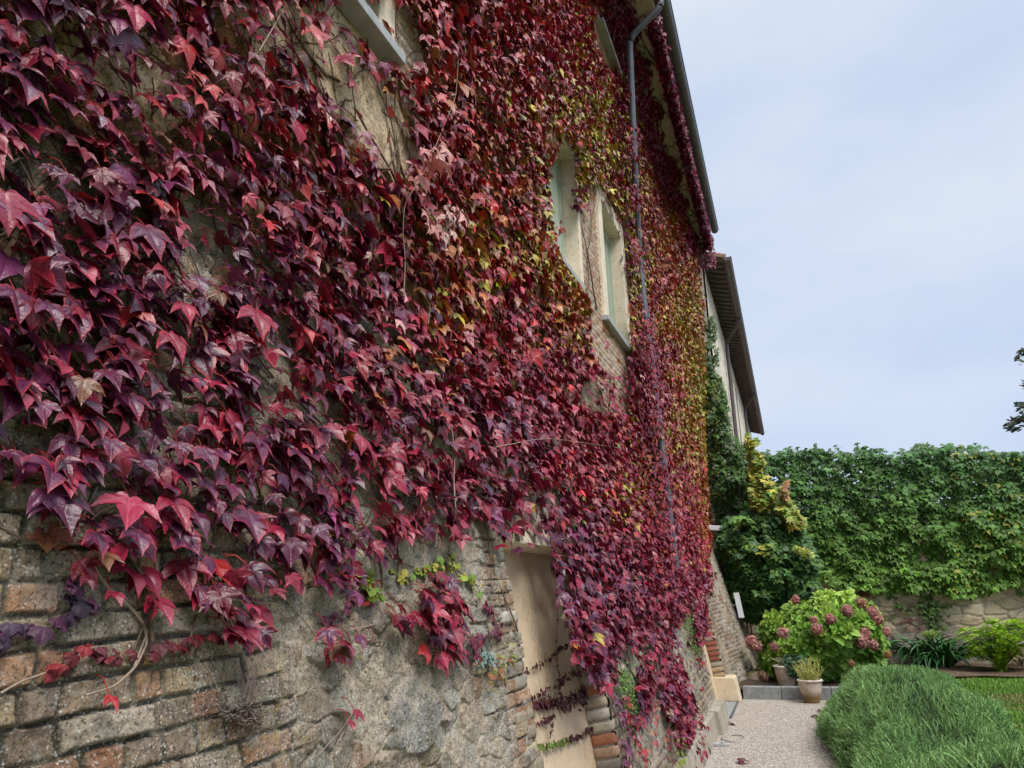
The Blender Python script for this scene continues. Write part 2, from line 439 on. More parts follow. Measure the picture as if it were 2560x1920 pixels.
M_turf = noisy_mat('turf', (.05, .09, .02), (.10, .16, .035), 9, .95, .1, .6, .02, ((.16, .13, .06), 2.2, .6))
sheet('ground', [(-250, -250), (250, -250), (250, 250), (-250, 250)], 0, M_soil)
sheet('gravel_path', [(-1.3, -5), (.5, -5), (.5, 13.36), (-1.3, 13.36)], .004, gravel_mat())
sheet('lawn', [(.9, -5), (14, -5), (14, 16.6), (5.2, 17.2), (3.4, 16.9), (2.2, 15.7), (.9, 13.6)], .006, M_turf)
def lumpy(name, x0, x1, y0, y1, z, amp, mat, step=.08):
    xs = np.arange(x0, x1+step/2, step); ys = np.arange(y0, y1+step/2, step)
    X, Y = np.meshgrid(xs, ys); e = np.minimum.reduce([X-x0, x1-X, Y-y0+.3, y1-Y+.3])
    Z = z*np.clip(e/.12, 0, 1) + amp*(fbm(X*4, Y*4, 4, 3)-.45)
    n, m = X.shape; i = np.arange(n-1)[:, None]*m+np.arange(m-1)[None]
    f = np.stack([i, i+1, i+m+1, i+m], -1).reshape(-1, 4)
    return struct(mesh_obj(name, np.stack([X, Y, Z], -1), [f], mat))
lumpy('flower_bed_soil', -1.5, 1.6, 13.52, 18.6, .13, .10, M_soil)
lumpy('mulch_bed', 1.6, 9, 16.2, 18.6, .05, .06, M_mulch)

# ------------------------------------------------------------------ the old house
PHI = math.atan(KB); CP, SP = math.cos(PHI), math.sin(PHI)
NB = np.array([CP, 0, SP]); UB = np.array([-SP, 0, CP])
def lower_pt(y, z, h):
    h = h+.30*sstep(13.9, 15.2, y)*np.clip((ZB-z)/ZB, 0, 1)
    return np.stack([XU+KB*(ZB-z)+h*CP, y, z+h*SP], -1)
BIGC = wall_hit(1030, 1790)[1:]
NICHES = [(3.95, 5.47, 2.05), (11.33, 13.08, 2.0)]
PAL = np.array([(.42, .32, .215), (.34, .245, .16), (.44, .20, .10), (.46, .33, .19), (.40, .32, .23), (.48, .26, .145), (.43, .355, .26), (.34, .25, .175)])
def masonry(y, z):
    """height above the wall plane and colour of the weathered brick and rubble wall"""
    wy = y + .020*(fbm(y*9, z*9, 3, 1)-.5)*2; wz = z + .008*(fbm(y*5, z*7, 3, 2)-.5)*2 + .006*np.sin(y*2.1)
    ph = .066; row = np.floor(wz/ph); fz = wz/ph-row
    r1 = _h(row, row*0, 11); L = .175+.06*r1; u = wy/L + r1*7.3; cid0 = np.floor(u)
    cut = .5+.35*(_h(cid0, row, 12)-.5); fu = u-cid0                # every brick's own length
    hid = _h(cid0, row, 13)
    dx = np.minimum(fu, 1-fu)*L; split = (hid > .55)
    dx = np.where(split, np.minimum(dx, np.abs(fu-cut)*L), dx)
    bid = _h(cid0*2+(split & (fu > cut)), row, 14)
    dz = np.minimum(fz, 1-fz)*ph
    dd = np.minimum(dx-.0022, dz) - .0008 - .0050*fbm(y*22, z*22, 3, 4)
    prof = sstep(-.0005, .0045, dd)
    rough = fbm(y*34, z*34, 4, 5)-.5; rough2 = fbm(y*9, z*9, 3, 6)-.5
    broken = sstep(.56, .70, fbm(y*5, z*8, 3, 7))
    grain = fbm(y*95, z*95, 2, 9)-.5
    hb = prof*(.016+.018*(bid-.5)) + .008*rough*prof + .006*grain + .006*rough2 - .007*broken*prof
    cb = PAL[(bid*7.99).astype(int)]*(.62+.56*_h(cid0, row, 15))[..., None]
    cj = (np.array([.055, .045, .028])*(1-sstep(.48, .62, fbm(y*4, z*9, 3, 10)))[..., None]+np.array([.24, .205, .15])*sstep(.48, .62, fbm(y*4, z*9, 3, 10))[..., None])*(.7+.7*fbm(y*25, z*25, 3, 8))[..., None]
    cb = cj*(1-prof)[..., None] + cb*prof[..., None]
    # rubble
    sy, sz = wy/.135+z*.3, wz/.080
    f1, f2, rid, vx_, vy_ = worley(sy + .34*(fbm(y*9, z*9, 4, 21)-.5), sz + .34*(fbm(y*9, z*9, 4, 22)-.5), 31, .95, True)
    g = f2-f1
    prs = sstep(.05, .15, g)*(rid > .18); ra, rb = (rid*7.7) % 1-.5, (rid*13.3) % 1-.5
    hs = .004 + prs*(.002+.018*((rid*5.1) % 1) + .045*(ra*vx_+rb*vy_)) + .016*(fbm(y*13, z*13, 4, 23)-.5) + .010*rough + .006*grain
    cs0 = np.array([(.30, .275, .235), (.40, .345, .26), (.27, .24, .20), (.37, .29, .20), (.42, .39, .33), (.34, .19, .12)])[(rid*5.99).astype(int)]
    cm = np.array([.60, .50, .36])*(.75+.5*fbm(y*18, z*18, 3, 24))[..., None]
    cs0 = cs0*(.62+.6*fbm(y*14, z*14, 4, 36))[..., None]
    ks = (sstep(.07, .13, g)*(rid > .18))[..., None]
    cs = cm*(1-ks) + cs0*ks
    cr_ = sstep(.03, .0, np.abs(g-.07))*sstep(.4, .6, fbm(y*7, z*7, 2, 29))                            # hairline gap round a stone
    cs = cs*(1-.5*cr_[..., None]); hs = hs - .012*cr_
    big = sstep(1.06, .94, np.hypot((y-BIGC[0])/.19, (z-BIGC[1])/.125)+.34*(fbm(y*9, z*9, 4, 33)-.5))   # one big grey boulder built into the wall
    hs = hs*(1-big)+big*(.030+.030*(fbm(y*7, z*7, 4, 34)-.5)+.010*grain)
    cs = cs*(1-big[..., None])+big[..., None]*np.array([.27, .26, .24])*(.5+1.1*fbm(y*16, z*16, 4, 35))[..., None]
    # where each kind of masonry stands
    wr = sstep(-.10, .10, y-2.05+.30*(z-1.35)+.35*(fbm(y*3, z*3, 3, 25)-.5))*sstep(.12, -.12, y-3.62+.2*(fbm(y*4, z*4, 2, 26)-.5))
    wr = np.where(y > 5.9, sstep(.42, .55, fbm(y*1.1, z*1.3, 2, 27)), wr)
    # smeared lime mortar hiding the joints here and there
    sm = sstep(.50, .64, fbm(y*3.2+9, z*4.1, 4, 28))*np.where(y > 1.9, .8, .15)
    h = hb*(1-wr)+hs*wr; c = cb*(1-wr[..., None])+cs*wr[..., None]
    h = h*(1-sm*.75)+sm*(.012+.010*rough); c = c*(1-sm[..., None]*.85)+cm*sm[..., None]*.85
    # lichen crust and damp green
    li = sstep(.50, .66, fbm(y*11+3, z*11, 5, 40))*sstep(.30, .60, fbm(y*2.0, z*2.5, 2, 41))
    c = c*.86*(1-.55*li[..., None]) + np.array([.50, .48, .42])*.55*li[..., None]; h = h+.003*li
    gr = sstep(.55, .75, fbm(y*4, z*6, 4, 42))
    c = c*(1-.4*gr[..., None]) + np.array([.15, .14, .07])*.4*gr[..., None]
    return h, c
def in_niche(y, z):
    m = np.zeros(y.shape, bool)
    for a, b, t in NICHES: m |= (y > a-.02) & (y < b+.02) & (z < t)
    return m
def grid_faces(n, m, keep=None):
    i = np.arange(n-1)[:, None]*m+np.arange(m-1)[None]
    f = np.stack([i, i+1, i+m+1, i+m], -1)
    return f[keep] if keep is not None else f.reshape(-1, 4)
def lower_grid(y0, y1, dy, z0, z1, dz):
    ys = np.linspace(y0, y1, int(round((y1-y0)/dy))+1); zs = np.linspace(z0, z1, int(round((z1-z0)/dz))+1)
    Y, Z = np.meshgrid(ys, zs); h, c = masonry(Y, Z)
    h = h*sstep(3.0, 2.9, Z)
    yc = (Y[:-1, :-1]+Y[1:, 1:])/2; zc = (Z[:-1, :-1]+Z[1:, 1:])/2
    return lower_pt(Y, Z, h).reshape(-1, 3), grid_faces(*Y.shape, ~in_niche(yc, zc)), c.reshape(-1, 3)
house = thing('stone_house', 'tall old brick and stone house with battered base, covered in red creeper', 'house', (XU-2, 9, 0))
M_mason = wall_mat('weathered_masonry', .75, 1.)
gs = [lower_grid(.7, 4.0, .0038, 1.0, 2.6, .0038), lower_grid(.7, 4.0, .012, 2.6, 3.0, .012), lower_grid(.5, .7, .012, .9, 3.0, .012), lower_grid(.7, 4.0, .02, .9, 1.0, .02), lower_grid(4.0, 17.5, .016, 0, 3.0, .013), lower_grid(.5, 4.0, .04, 0, .9, .03), lower_grid(-3, .5, .04, 0, 3, .03)]
V = []; Fc = []; Cc = []; k = 0
for v, f, c in gs: V.append(v); Fc.append(f+k); Cc.append(c); k += len(v)
mesh_obj('lower_wall', np.concatenate(V), [np.concatenate(Fc)], M_mason, house, np.concatenate(Cc))

WINS = [  # y0, y1, z0, z1 of the surround's outside, its width
    (1.55, 2.93, 4.34, 6.2, .16), (5.45, 6.80, 4.60, 6.02, .10), (7.72, 9.24, 4.60, 6.30, .20), (8.55, 9.72, 9.02, 9.62, .10)]
PLASTER = [Q((560, 0), (700, 0), (830, 140), (905, 330), (900, 380), (840, 380), (770, 290), (640, 190), (540, 120), (470, 20)),
           Q((60, 0), (300, 60), (420, 230), (330, 300), (200, 200), (60, 90)), Q((690, 120), (820, 140), (930, 400), (860, 420), (720, 260)), Q((300, 470), (420, 520), (400, 600), (300, 560))]
BRICKP = [Q((835, 0), (880, 0), (930, 200), (960, 380), (900, 300), (850, 140)), Q((1240, 430), (1290, 430), (1300, 720), (1360, 750), (1380, 900), (1200, 900), (1240, 620)), Q((1100, 1050), (1230, 1040), (1240, 1180), (1080, 1190))]
def upper_fn(y, z):
    P = np.stack([np.full(y.shape, XU), y, z], -1); px, py = proj(P)
    jx = 40*(fbm(y*5, z*5, 3, 50)-.5); jy = 40*(fbm(y*5, z*5, 3, 51)-.5)
    pl = np.zeros(y.shape)
    for p in PLASTER: pl = np.maximum(pl, inpoly(px+jx, py+jy, p)*1.)
    br = np.zeros(y.shape)
    for p in BRICKP: br = np.maximum(br, inpoly(px+jx*.5, py+jy*.5, p)*1.)
    h, c = masonry(y, z+20)
    c = c*np.array([1.0, .56, .30])
    ph = .066; row = np.floor(z/ph); fz = z/ph-row; L = .24; u = y/L+.5*(row % 2)+.1*_h(row, row*0, 3); cc = np.floor(u); fu = u-cc
    d = np.minimum(np.minimum(fu, 1-fu)*L, np.minimum(fz, 1-fz)*ph)-.007-.006*fbm(y*20, z*20, 3, 52)
    pr = sstep(0, .008, d); bid = _h(cc, row, 53)
    cbr = (np.array([(.66, .35, .20), (.70, .46, .31), (.58, .29, .17), (.72, .54, .40)])[(bid*3.99).astype(int)]*pr[..., None] + np.array([.60, .52, .42])*(1-pr[..., None]))
    hbr = .012*pr + .012*(fbm(y*12, z*12, 3, 54)-.5)
    cpl = np.array([.82, .63, .41])*(.75+.45*fbm(y*4, z*4, 4, 55))[..., None]
    hpl = .02+.018*(fbm(y*6, z*6, 4, 56)-.5)
    h = h*(1-pl)+hpl*pl; c = c*(1-pl[..., None])+cpl*pl[..., None]
    h = h*(1-br)+hbr*br; c = c*(1-br[..., None])+cbr*br[..., None]
    return h, c
def upper_grid(y0, y1, dy, z0, z1, dz):
    ys = np.linspace(y0, y1, int(round((y1-y0)/dy))+1); zs = np.linspace(z0, z1, int(round((z1-z0)/dz))+1)
    Y, Z = np.meshgrid(ys, zs); h, c = upper_fn(Y, Z); h = h*sstep(3.0, 3.08, Z)
    yc = (Y[:-1, :-1]+Y[1:, 1:])/2; zc = (Z[:-1, :-1]+Z[1:, 1:])/2; keep = np.ones(yc.shape, bool)
    for a, b, lo, hi, wd in WINS: keep &= ~((yc > a+.04) & (yc < b-.04) & (zc > lo+.02) & (zc < hi-.04))
    return np.stack([XU+h, Y, Z], -1).reshape(-1, 3), grid_faces(*Y.shape, keep), c.reshape(-1, 3)
V = []; Fc = []; Cc = []; k = 0
for v, f, c in [upper_grid(.5, 5, .009, 3, 6, .009), upper_grid(5, 10, .018, 3, 7, .018), upper_grid(10, 17.5, .03, 3, 9.75, .03), upper_grid(.5, 5, .03, 6, 9.75, .03), upper_grid(5, 10, .03, 7, 9.75, .03), upper_grid(-3, .5, .05, 3, 9.75, .05)]:
    V.append(v); Fc.append(f+k); Cc.append(c); k += len(v)
mesh_obj('upper_wall', np.concatenate(V), [np.concatenate(Fc)], wall_mat('upper_masonry', .0, .8, (.40, .37, .30)), house, np.concatenate(Cc))
b = MB(); b.box(-9, XU-.02, 17.2, 17.5, 0, 9.75, (.4, .34, .26)); b.box(-9, XU-.6, -3, 17.2, 0, 9.7, (.1, .1, .1))
b.build('rear_wall', attr_mat('rear_plaster'), house)

M_stone = noisy_mat('cast_stone', (.68, .58, .44), (.80, .70, .55), 7, .9, .2, .25, .006, ((.16, .13, .10), 45, .5))
M_sill = noisy_mat('grey_sill', (.30, .31, .31), (.42, .43, .44), 12, .8, .3, .2, .004)
M_shut = noisy_mat('green_paint', (.40, .46, .36), (.46, .52, .41), 3, .55, .4, .05, .002)
M_dark = noisy_mat('dark_room', (.01, .01, .01), (.02, .02, .02), 3)
for wi, (a, c, lo, hi, wd) in enumerate(WINS):
    m = MB(); x0, x1 = XU-.17, XU+.045
    m.box(x0, x1, a, a+wd, lo+.002, hi-wd); m.box(x0, x1, c-wd, c, lo+.002, hi-wd); m.box(x0, x1, a, c, hi-wd, hi)
    win = m.build('window', M_stone, house, bevel=.006)
    m = MB(); yL = a+wd; yR = c-wd; zt = hi-wd; ym = (yL+yR)/2
    for y0, y1 in ((yL+.002, ym-.004), (ym+.004, yR-.002)):
        m.box(XU-.135, XU-.10, y0, y0+.07, lo+.01, zt-.002); m.box(XU-.135, XU-.10, y1-.07, y1, lo+.01, zt-.002)
        m.box(XU-.134, XU-.102, y0+.07, y1-.07, zt-.09, zt-.002); m.box(XU-.134, XU-.102, y0+.07, y1-.07, lo+.01, lo+.10)
        n = 5
        for q in range(n):
            p0 = y0+.07+(y1-y0-.14)*q/n; m.box(XU-.13, XU-.116+.003*(q % 2), p0+.002, p0+(y1-y0-.14)/n-.002, lo+.10, zt-.09)
    m.box(XU-.16, XU-.14, yL, yR, lo, zt)
    m.build('shutter', M_shut, win)
    m = MB(); ov = -.03 if wi == 0 else .02
    m.box(XU-.095, XU+(.12, .045, .08, .12)[wi], a-ov if wi else a, c+ov, lo-.055, lo)
    m.build('sill', M_sill, win, bevel=.004)

# blind doorways in the battered base
def panel_mat():
    s = NT('doorway_plaster'); tcn = s.n('ShaderNodeTexCoord'); o = tcn.outputs['Object']
    n1 = s.tex('noise', 2.4, o, Detail=6, Roughness=.6); n2 = s.tex('noise', 60, o, Detail=4); n3 = s.tex('noise', 3.1, o, Detail=8, Roughness=.7)
    c = s.mix((.53, .40, .27), (.63, .49, .34), s.ramp(n1.outputs[0], (.35, 0), (.65, 1)))
    cr_ = s.ramp(s.math('ABSOLUTE', s.math('SUBTRACT', n3.outputs[0], .52)), (0, 1), (.010, 0))        # hairline cracks
    n5 = s.tex('noise', 1.1, o, Detail=2); cr_ = s.math('MULTIPLY', cr_, s.ramp(n5.outputs[0], (.48, 0), (.58, .75)))
    c = s.mix(c, (.25, .19, .13), cr_)
    v = s.tex('vor', 9, o); vs = s.n('ShaderNodeSeparateColor'); s.l(v.outputs['Color'], vs.inputs[0])
    c = s.mix(c, (.10, .07, .05), s.math('MULTIPLY', s.ramp(v.outputs['Distance'], (.05, 1), (.075, 0)), s.ramp(vs.outputs[0], (.5, 0), (.55, .8))))
    c = s.mix(c, (.40, .30, .20), s.ramp(n2.outputs[0], (.52, 0), (.75, .5)))
    s.bump(s.math('SUBTRACT', s.math('ADD', n1.outputs[0], s.math('MULTIPLY', n2.outputs[0], .25)), cr_), .35, .006)
    return s.base(c, .9, .15)
M_panel = panel_mat()
M_brick = attr_mat('jamb_brick', .92, .2, 70, .45, .7, .01)
def jamb(y0, sgn, zlo, zhi, pal, seed, hh=.078):
    m = MB(); k = 0; z = zlo; r = np.random.default_rng(seed); wide = .15
    ax = np.array([NB, [0, 1, 0], UB])
    while z < zhi:
        c = np.array(pal[r.integers(len(pal))])*r.uniform(.8, 1.15); Lb = (.24 if k % 2 else .13)+r.uniform(-.02, .02)
        hgt = hh-.012+r.uniform(-.006, .004); dep = .19
        p = lower_pt(np.array(y0+sgn*Lb/2+r.uniform(-.008, .008)), np.array(z+hh/2), .016-dep/2+r.uniform(-.008, .008))
        brick_block(m, p, (dep, Lb, hgt), c, ax, .006, seed*50+k, .012)
        z += hh*CP; k += 1
    # mortar core behind the blocks
    q = [lower_pt(np.array(y), np.array(zz), hx) for hx in (-.17, -.004) for y in sorted((y0+sgn*.012, y0+sgn*.20)) for zz in (zlo, zhi)]
    m.hexa(q, (.36, .32, .26))
    return m.build('brick_jamb', M_brick, house, True)
OLD = [(.36, .30, .22), (.30, .25, .18), (.40, .35, .27), (.33, .22, .15), (.28, .25, .20), (.38, .33, .20), (.44, .40, .33)]
RED = [(.36, .12, .06), (.40, .16, .09), (.34, .11, .06), (.45, .33, .20), (.38, .14, .08), (.30, .10, .06)]
jamb(3.95, -1, .0, 2.05, OLD, 3); jamb(5.47, 1, .0, 2.05, OLD+RED[:2], 4)
jamb(11.33, -1, .3, 2.0, OLD, 5); jamb(13.08, 1, .36, 2.0, RED+[OLD[2]], 6)
for (a, c, t) in NICHES:
    ys = np.linspace(a-.1, c+.1, 60); zs = np.linspace(0, t+.03, 70); Y, Z = np.meshgrid(ys, zs)
    hh = -.155+.008*(fbm(Y*3, Z*3, 3, 60)-.5)
    mesh_obj('doorway_panel', lower_pt(Y, Z, hh), [grid_faces(*Y.shape)], M_panel, house)
    m = MB(); q = [lower_pt(np.array(y), np.array(z), hx) for hx in (-.2, .012) for y in (a-.12, c+.12) for z in (t-.005, t+.11)]
    m.hexa(q); m.build('lintel', M_stone, house, bevel=.008)
M_conc = noisy_mat('plinth_concrete', (.30, .265, .21), (.40, .36, .295), 6, .9, .2, .3, .008, ((.18, .15, .11), 5, .6))
for a, c, t, o in ((5.9, 10.3, .26, .05), (10.3, 11.31, .28, .11)):
    m = MB(); q = [np.array([XU+KB*ZB+x_, y, z]) for x_ in (-.3, 0) for y in (a, c) for z in (0, t)]
    for j, (y, z) in enumerate([(a, 0), (a, t), (c, 0), (c, t)]): q[4+j] = np.array([XU+KB*(ZB-z)+o+.02, y, z])
    m.hexa(q); m.build('plinth', M_conc, house, bevel=.012)
m = MB(); q = [np.array([x_, y, z]) for x_ in (-1.45, -.95) for y in (13.02, 13.42) for z in (0, .36)]
q[5][0] -= .06; q[7][0] -= .06
m.hexa(q); m.build('jamb_foot', noisy_mat('jamb_foot_plaster', (.58, .46, .32), (.66, .55, .40), 5, .9, .2, .3, .008, ((.33, .22, .13), 4, .6)), house, bevel=.015)

# eave, gutter, downpipe
M_soffit = noisy_mat('soffit_stone', (.36, .32, .255), (.47, .425, .34), 5, .9, .2, .4, .01, ((.14, .12, .09), 9, .5))
M_lead = noisy_mat('grey_metal', (.10, .11, .13), (.15, .16, .18), 5, .42, .5, .05, .002)
M_lead.node_tree.nodes['Principled BSDF'].inputs['Metallic'].default_value = .4
m = MB()
prof = [(XU-.3, 9.30), (XU+.06, 9.30), (XU+.12, 9.45), (XU+.24, 9.60), (XU+.26, 9.66), (-.93, 9.74), (-.93, 9.92), (XU-.3, 9.92)]
for (xa, za), (xb, zb) in zip(prof[:-1], prof[1:]):
    ys = np.arange(-3, 17.61, .35); n = len(ys)
    v = [(xa+.01*math.sin(y*9+za), y, za) for y in ys]+[(xb+.01*math.sin(y*7+zb), y, zb) for y in ys]; i = np.arange(n-1)
    m.add(v, None, np.stack([i, i+1, n+i+1, n+i], 1))
m.box(XU-.3, -.93, 17.58, 17.62, 9.45, 9.92)
m.build('eave', M_soffit, house)
m = MB(); m.hexa([(x, y, z+dz) for x, z in ((-7, 12.6), (-.72, 9.96)) for y in (-3.2, 17.7) for dz in (0, .07)], (.28, .12, .07)); m.build('roof', attr_mat('roof_tile', .9, .2, 25, .5), house)
def gutter(name, X, Z, y0, y1, rad, mat, parent):
    th = np.linspace(math.pi, 2*math.pi, 11); m = MB(); ring = []
    for r in (rad, rad-.012): ring.append(np.stack([X+r*np.cos(th), 0*th, Z+r*np.sin(th)], 1))
    pr = np.vstack([ring[0], ring[1][::-1]]); n = len(pr); v = np.vstack([pr+[0, y0, 0], pr+[0, y1, 0]]); j = np.arange(n); k = (j+1) % n
    m.add(v, None, np.stack([j, k, n+k, n+j], 1))
    for yy in (y0, y1):
        q = np.stack([X+(rad-.004)*np.cos(th), 0*th+yy, Z+(rad-.004)*np.sin(th)], 1); m.add(np.vstack([q, [[X, yy, Z]]]), [(a_, a_+1, 11) for a_ in range(10)])
    m.tube([(X+rad, y0, Z), (X+rad, y1, Z)], .012, 6)
    for yy in np.arange(y0+.5, y1, 1.1): m.box(X-rad-.006, X+rad+.006, yy, yy+.03, Z+.004, Z+.012)
    return m.build(name, mat, parent, True)
gutter('gutter', -.79, 9.93, -3, 17.62, .085, M_lead, house)
def smooth_path(P, n=8):
    P = np.asarray(P, float); out_ = [P[0]]
    for i in range(1, len(P)-1):
        a, b_, c = P[i-1], P[i], P[i+1]; d = min(.3*np.linalg.norm(b_-a), .3*np.linalg.norm(c-b_), .14)
        p0 = b_+(a-b_)/np.linalg.norm(a-b_)*d; p1 = b_+(c-b_)/np.linalg.norm(c-b_)*d
        for t in np.linspace(0, 1, n): out_.append((1-t)**2*p0+2*t*(1-t)*b_+t*t*p1)
    out_.append(P[-1]); return np.array(out_)
PY = 10.1
pp = [hY(1573, 95, 9.25), hY(1586, 400, 9.6)]+[hY(x, y, PY) for x, y in ((1598, 655), (1614, 790), (1640, 1000), (1667, 1232), (1690, 1420))]
pp = [p if p[0] > XU+KB*max(0, ZB-p[2])+.08 else np.array([XU+KB*max(0, ZB-p[2])+.08, p[1], p[2]]) for p in pp]
top = np.array([-.80, 9.22, 9.86])
m = MB(); path = smooth_path([top, top-[0, 0, .34], pp[0]]+pp[1:]); m.tube(path, .046, 10)
dp = m.build('downpipe', M_lead, house, True)
for q in pp[1:-1]:
    m = MB(); m.tube([q+[0, 0, -.03], q+[0, 0, .03]], .056, 10); m.box(q[0]-.14, q[0]-.045, q[1]-.012, q[1]+.012, q[2]-.012, q[2]+.012); m.build('bracket', M_lead, dp)
place(house)

# ------------------------------------------------------------------ the house beyond
far = thing('plastered_house', 'pale rough plastered house beyond the garden wall, with dark tiled eaves', 'house', (-3, 30, 0))
ys = np.linspace(18.75, 44, 500); zs = np.linspace(2, 9.5, 150); Y, Z = np.meshgrid(ys, zs)
hh = .03*(fbm(Y*2.2, Z*3.2, 4, 70)-.5); cc = (np.array([.74, .69, .56])*(.8+.35*fbm(Y*1.3, Z*2, 4, 71))[..., None])
cc = cc*(1-.35*sstep(.55, .7, fbm(Y*5, Z*7, 3, 72)))[..., None]
m_ = mesh_obj('wall', np.stack([-1.2+hh, Y, Z], -1), [grid_faces(*Y.shape)], attr_mat('far_plaster', .95, .15, 25, .18, .5, .02), far, cc)
b = MB(); b.box(-8, -1.25, 18.76, 44, 0, 9.5, (.45, .41, .33)); b.build('rear_wall', attr_mat('far_rear'), far)
M_wood = noisy_mat('dark_timber', (.10, .08, .075), (.17, .14, .125), 9, .85, .2, .4, .01)
M_tile = noisy_mat('old_tile', (.20, .13, .10), (.30, .20, .155), 6, .9, .2, .4, .01)
for yy in np.arange(18.95, 43.5, .36):
    m = MB(); m.hexa([(x, y, z+dz) for x, z in ((-1.5, 9.72), (-.75, 9.52)) for y in (yy, yy+.11) for dz in (0, .12)]); m.build('rafter', M_wood, far)
m = MB(); m.hexa([(x, y, z+dz) for x, z in ((-7, 11.7), (-.70, 9.62)) for y in (18.6, 44.3) for dz in (0, .05)])
for yy in np.arange(18.6, 44.2, .22):
    m.tube([(-.66, yy+.1, 9.66), (-4, yy+.1, 10.76)], .085, 7)
m.build('roof', M_tile, far)
M_bpipe = noisy_mat('brown_metal', (.075, .06, .06), (.11, .09, .09), 4, .5, .5, .05, .002)
gutter('gutter', -.62, 9.62, 18.62, 44.2, .10, M_bpipe, far)
for (yy, yb) in ((24.2, 24.8), (34.5, 35.2)):
    m = MB(); m.tube(smooth_path([(-.62, yy-.9, 9.52), (-.66, yy-.85, 9.4), (-1.10, yy, 9.1), (-1.12, yy, 2.2)]), .06, 9); m.build('downpipe', M_bpipe, far, True)
m = MB(); m.tube([(-1.15, 28.5, 8.6), (-1.15, 28.5, 2.2)], .018, 6); m.tube([(-1.15, 29.0, 6.2), (-1.15, 28.5, 6.1)], .018, 6); m.tube([(-1.15, 29.4, 6.0), (-1.15, 29.4, 2.2)], .018, 6)
m.build('cable', M_lead, far, True)
m = MB(); m.box(-1.2, -.92, 22.2, 22.9, 5.3, 5.36, (.2, .19, .18)); m.box(-1.2, -1.16, 22.25, 22.85, 4.5, 5.3, (.3, .28, .25)); m.build('door_canopy', M_tile, far)
place(far)

# ------------------------------------------------------------------ garden wall
gw = thing('garden_wall', 'long pale stone garden wall closing the lawn, green creeper over it', 'garden wall', (3.5, 18.7, 0))
GY = 18.5
xs = np.arange(-1.75, 9.5, .022); zs = np.arange(0, 3.21, .022); X, Z = np.meshgrid(xs, zs)
wx = X+.10*(fbm(X*3, Z*3, 3, 80)-.5); wz = Z+.06*(fbm(X*3, Z*3, 3, 81)-.5)
f1, f2, rid = worley(wx/.40, wz/.20, 82); g = f2-f1; pr = sstep(.03, .16, g)
low = sstep(.08, -.08, Z-.70-.03*(X-2)+.25*(fbm(X*1.1, Z*1.4, 3, 83)-.5))
cst = np.array([(.60, .50, .33), (.55, .45, .29), (.64, .55, .39), (.50, .42, .28)])[(rid*3.99).astype(int)]
cst = cst*pr[..., None] + np.array([.50, .43, .31])*(1-pr[..., None])
clo = np.array([.36, .31, .25])*(.7+.6*fbm(X*4, Z*5, 4, 84))[..., None]
cc = cst*(1-low[..., None]) + clo*low[..., None]
hh = .03*pr*(1-.6*low) + .02*(fbm(X*6, Z*6, 3, 85)-.5)
mesh_obj('wall_face', np.stack([X, GY-hh, Z], -1), [grid_faces(*X.shape)], attr_mat('garden_stone', .95, .15, 28, .35, .5, .012), gw, cc)
b = MB(); b.box(-1.75, 9.5, GY+.03, GY+.42, 0, 3.2, (.4, .35, .26)); b.build('wall_core', attr_mat('core'), gw)
place(gw)
fe = thing('wire_fence', 'rusty post and rail fence along the top of the garden wall, in leaves', 'fence', (3.5, GY+.2, 3.2))
M_rust = noisy_mat('rusty_iron', (.05, .04, .035), (.10, .07, .055), 14, .8, .3, .3, .004)
for xx in np.arange(-.6, 9.2, 1.6):
    m = MB(); m.tube([(xx, GY+.2, 3.19), (xx, GY+.2, 4.02)], .022, 7); m.build('post', M_rust, fe, True)
for zz in (3.55, 3.95):
    m = MB(); m.tube([(-1.2, GY+.2, zz), (9.3, GY+.2, zz)], .016, 6); m.build('rail', M_rust, fe, True)
place(fe)

# ------------------------------------------------------------------ kerb, drain, small fittings
M_kerb = noisy_mat('kerb_stone', (.19, .20, .20), (.29, .30, .30), 9, .85, .25, .3, .006, ((.10, .10, .09), 5, .5))
KL = [('pale grey kerb stone next to the red brick door jamb', -.93, -.36), ('grey kerb stone below the rear flower pot', -.352, .0), ('dark grey kerb stone behind the front flower pot', .008, .36), ('short dark kerb stone disappearing under the rosemary hedge', .368, .80)]
for lab, x0, x1 in KL:
    m = MB(); m.box(x0, x1, 13.36, 13.52, 0, .185); tag(m.build('kerb_stone', M_kerb, None, bevel=.008), lab, 'kerb stone', 'kerb stones edging the flower bed')
dr = thing('drain_grate', 'narrow metal drain grate at the foot of the far doorway', 'drain grate', (-1.15, 12.3, 0))
m = MB(); m.box(-1.22, -.98, 11.5, 11.53, 0, .03); m.box(-1.22, -.98, 12.95, 12.98, 0, .03); m.box(-1.22, -1.20, 11.53, 12.95, 0, .03); m.box(-1.0, -.98, 11.53, 12.95, 0, .03); m.build('frame', M_lead, dr)
m = MB()
for q in range(7): m.box(-1.19+q*.027, -1.178+q*.027, 11.53, 12.95, .004, .026)
m.build('bar', M_sill, dr); place(dr)
M_white = noisy_mat('white_paint', (.66, .68, .70), (.74, .75, .77), 4, .5, .4, .05, .002)
p = hY(1788, 1318, 16.4)
fl = thing('floodlight', 'small white floodlight sticking out near the top of the bare buttress', 'floodlight', (p[0], 16.4, p[2]-.06))
m = MB(); m.hexa([(p[0]-.16+x*.3, 16.4+y*.16, p[2]-.05+z*.1-(.03 if x else 0)) for x in (0, 1) for y in (0, 1) for z in (0, 1)]); m.build('housing', M_white, fl, bevel=.012)
m = MB(); m.tube([(p[0]-.4, 16.48, p[2]), (p[0]-.1, 16.48, p[2])], .02, 6); m.build('arm', M_lead, fl); place(fl)
p0, p1 = hY(1836, 1482, 15.7), hY(1850, 1545, 15.7)
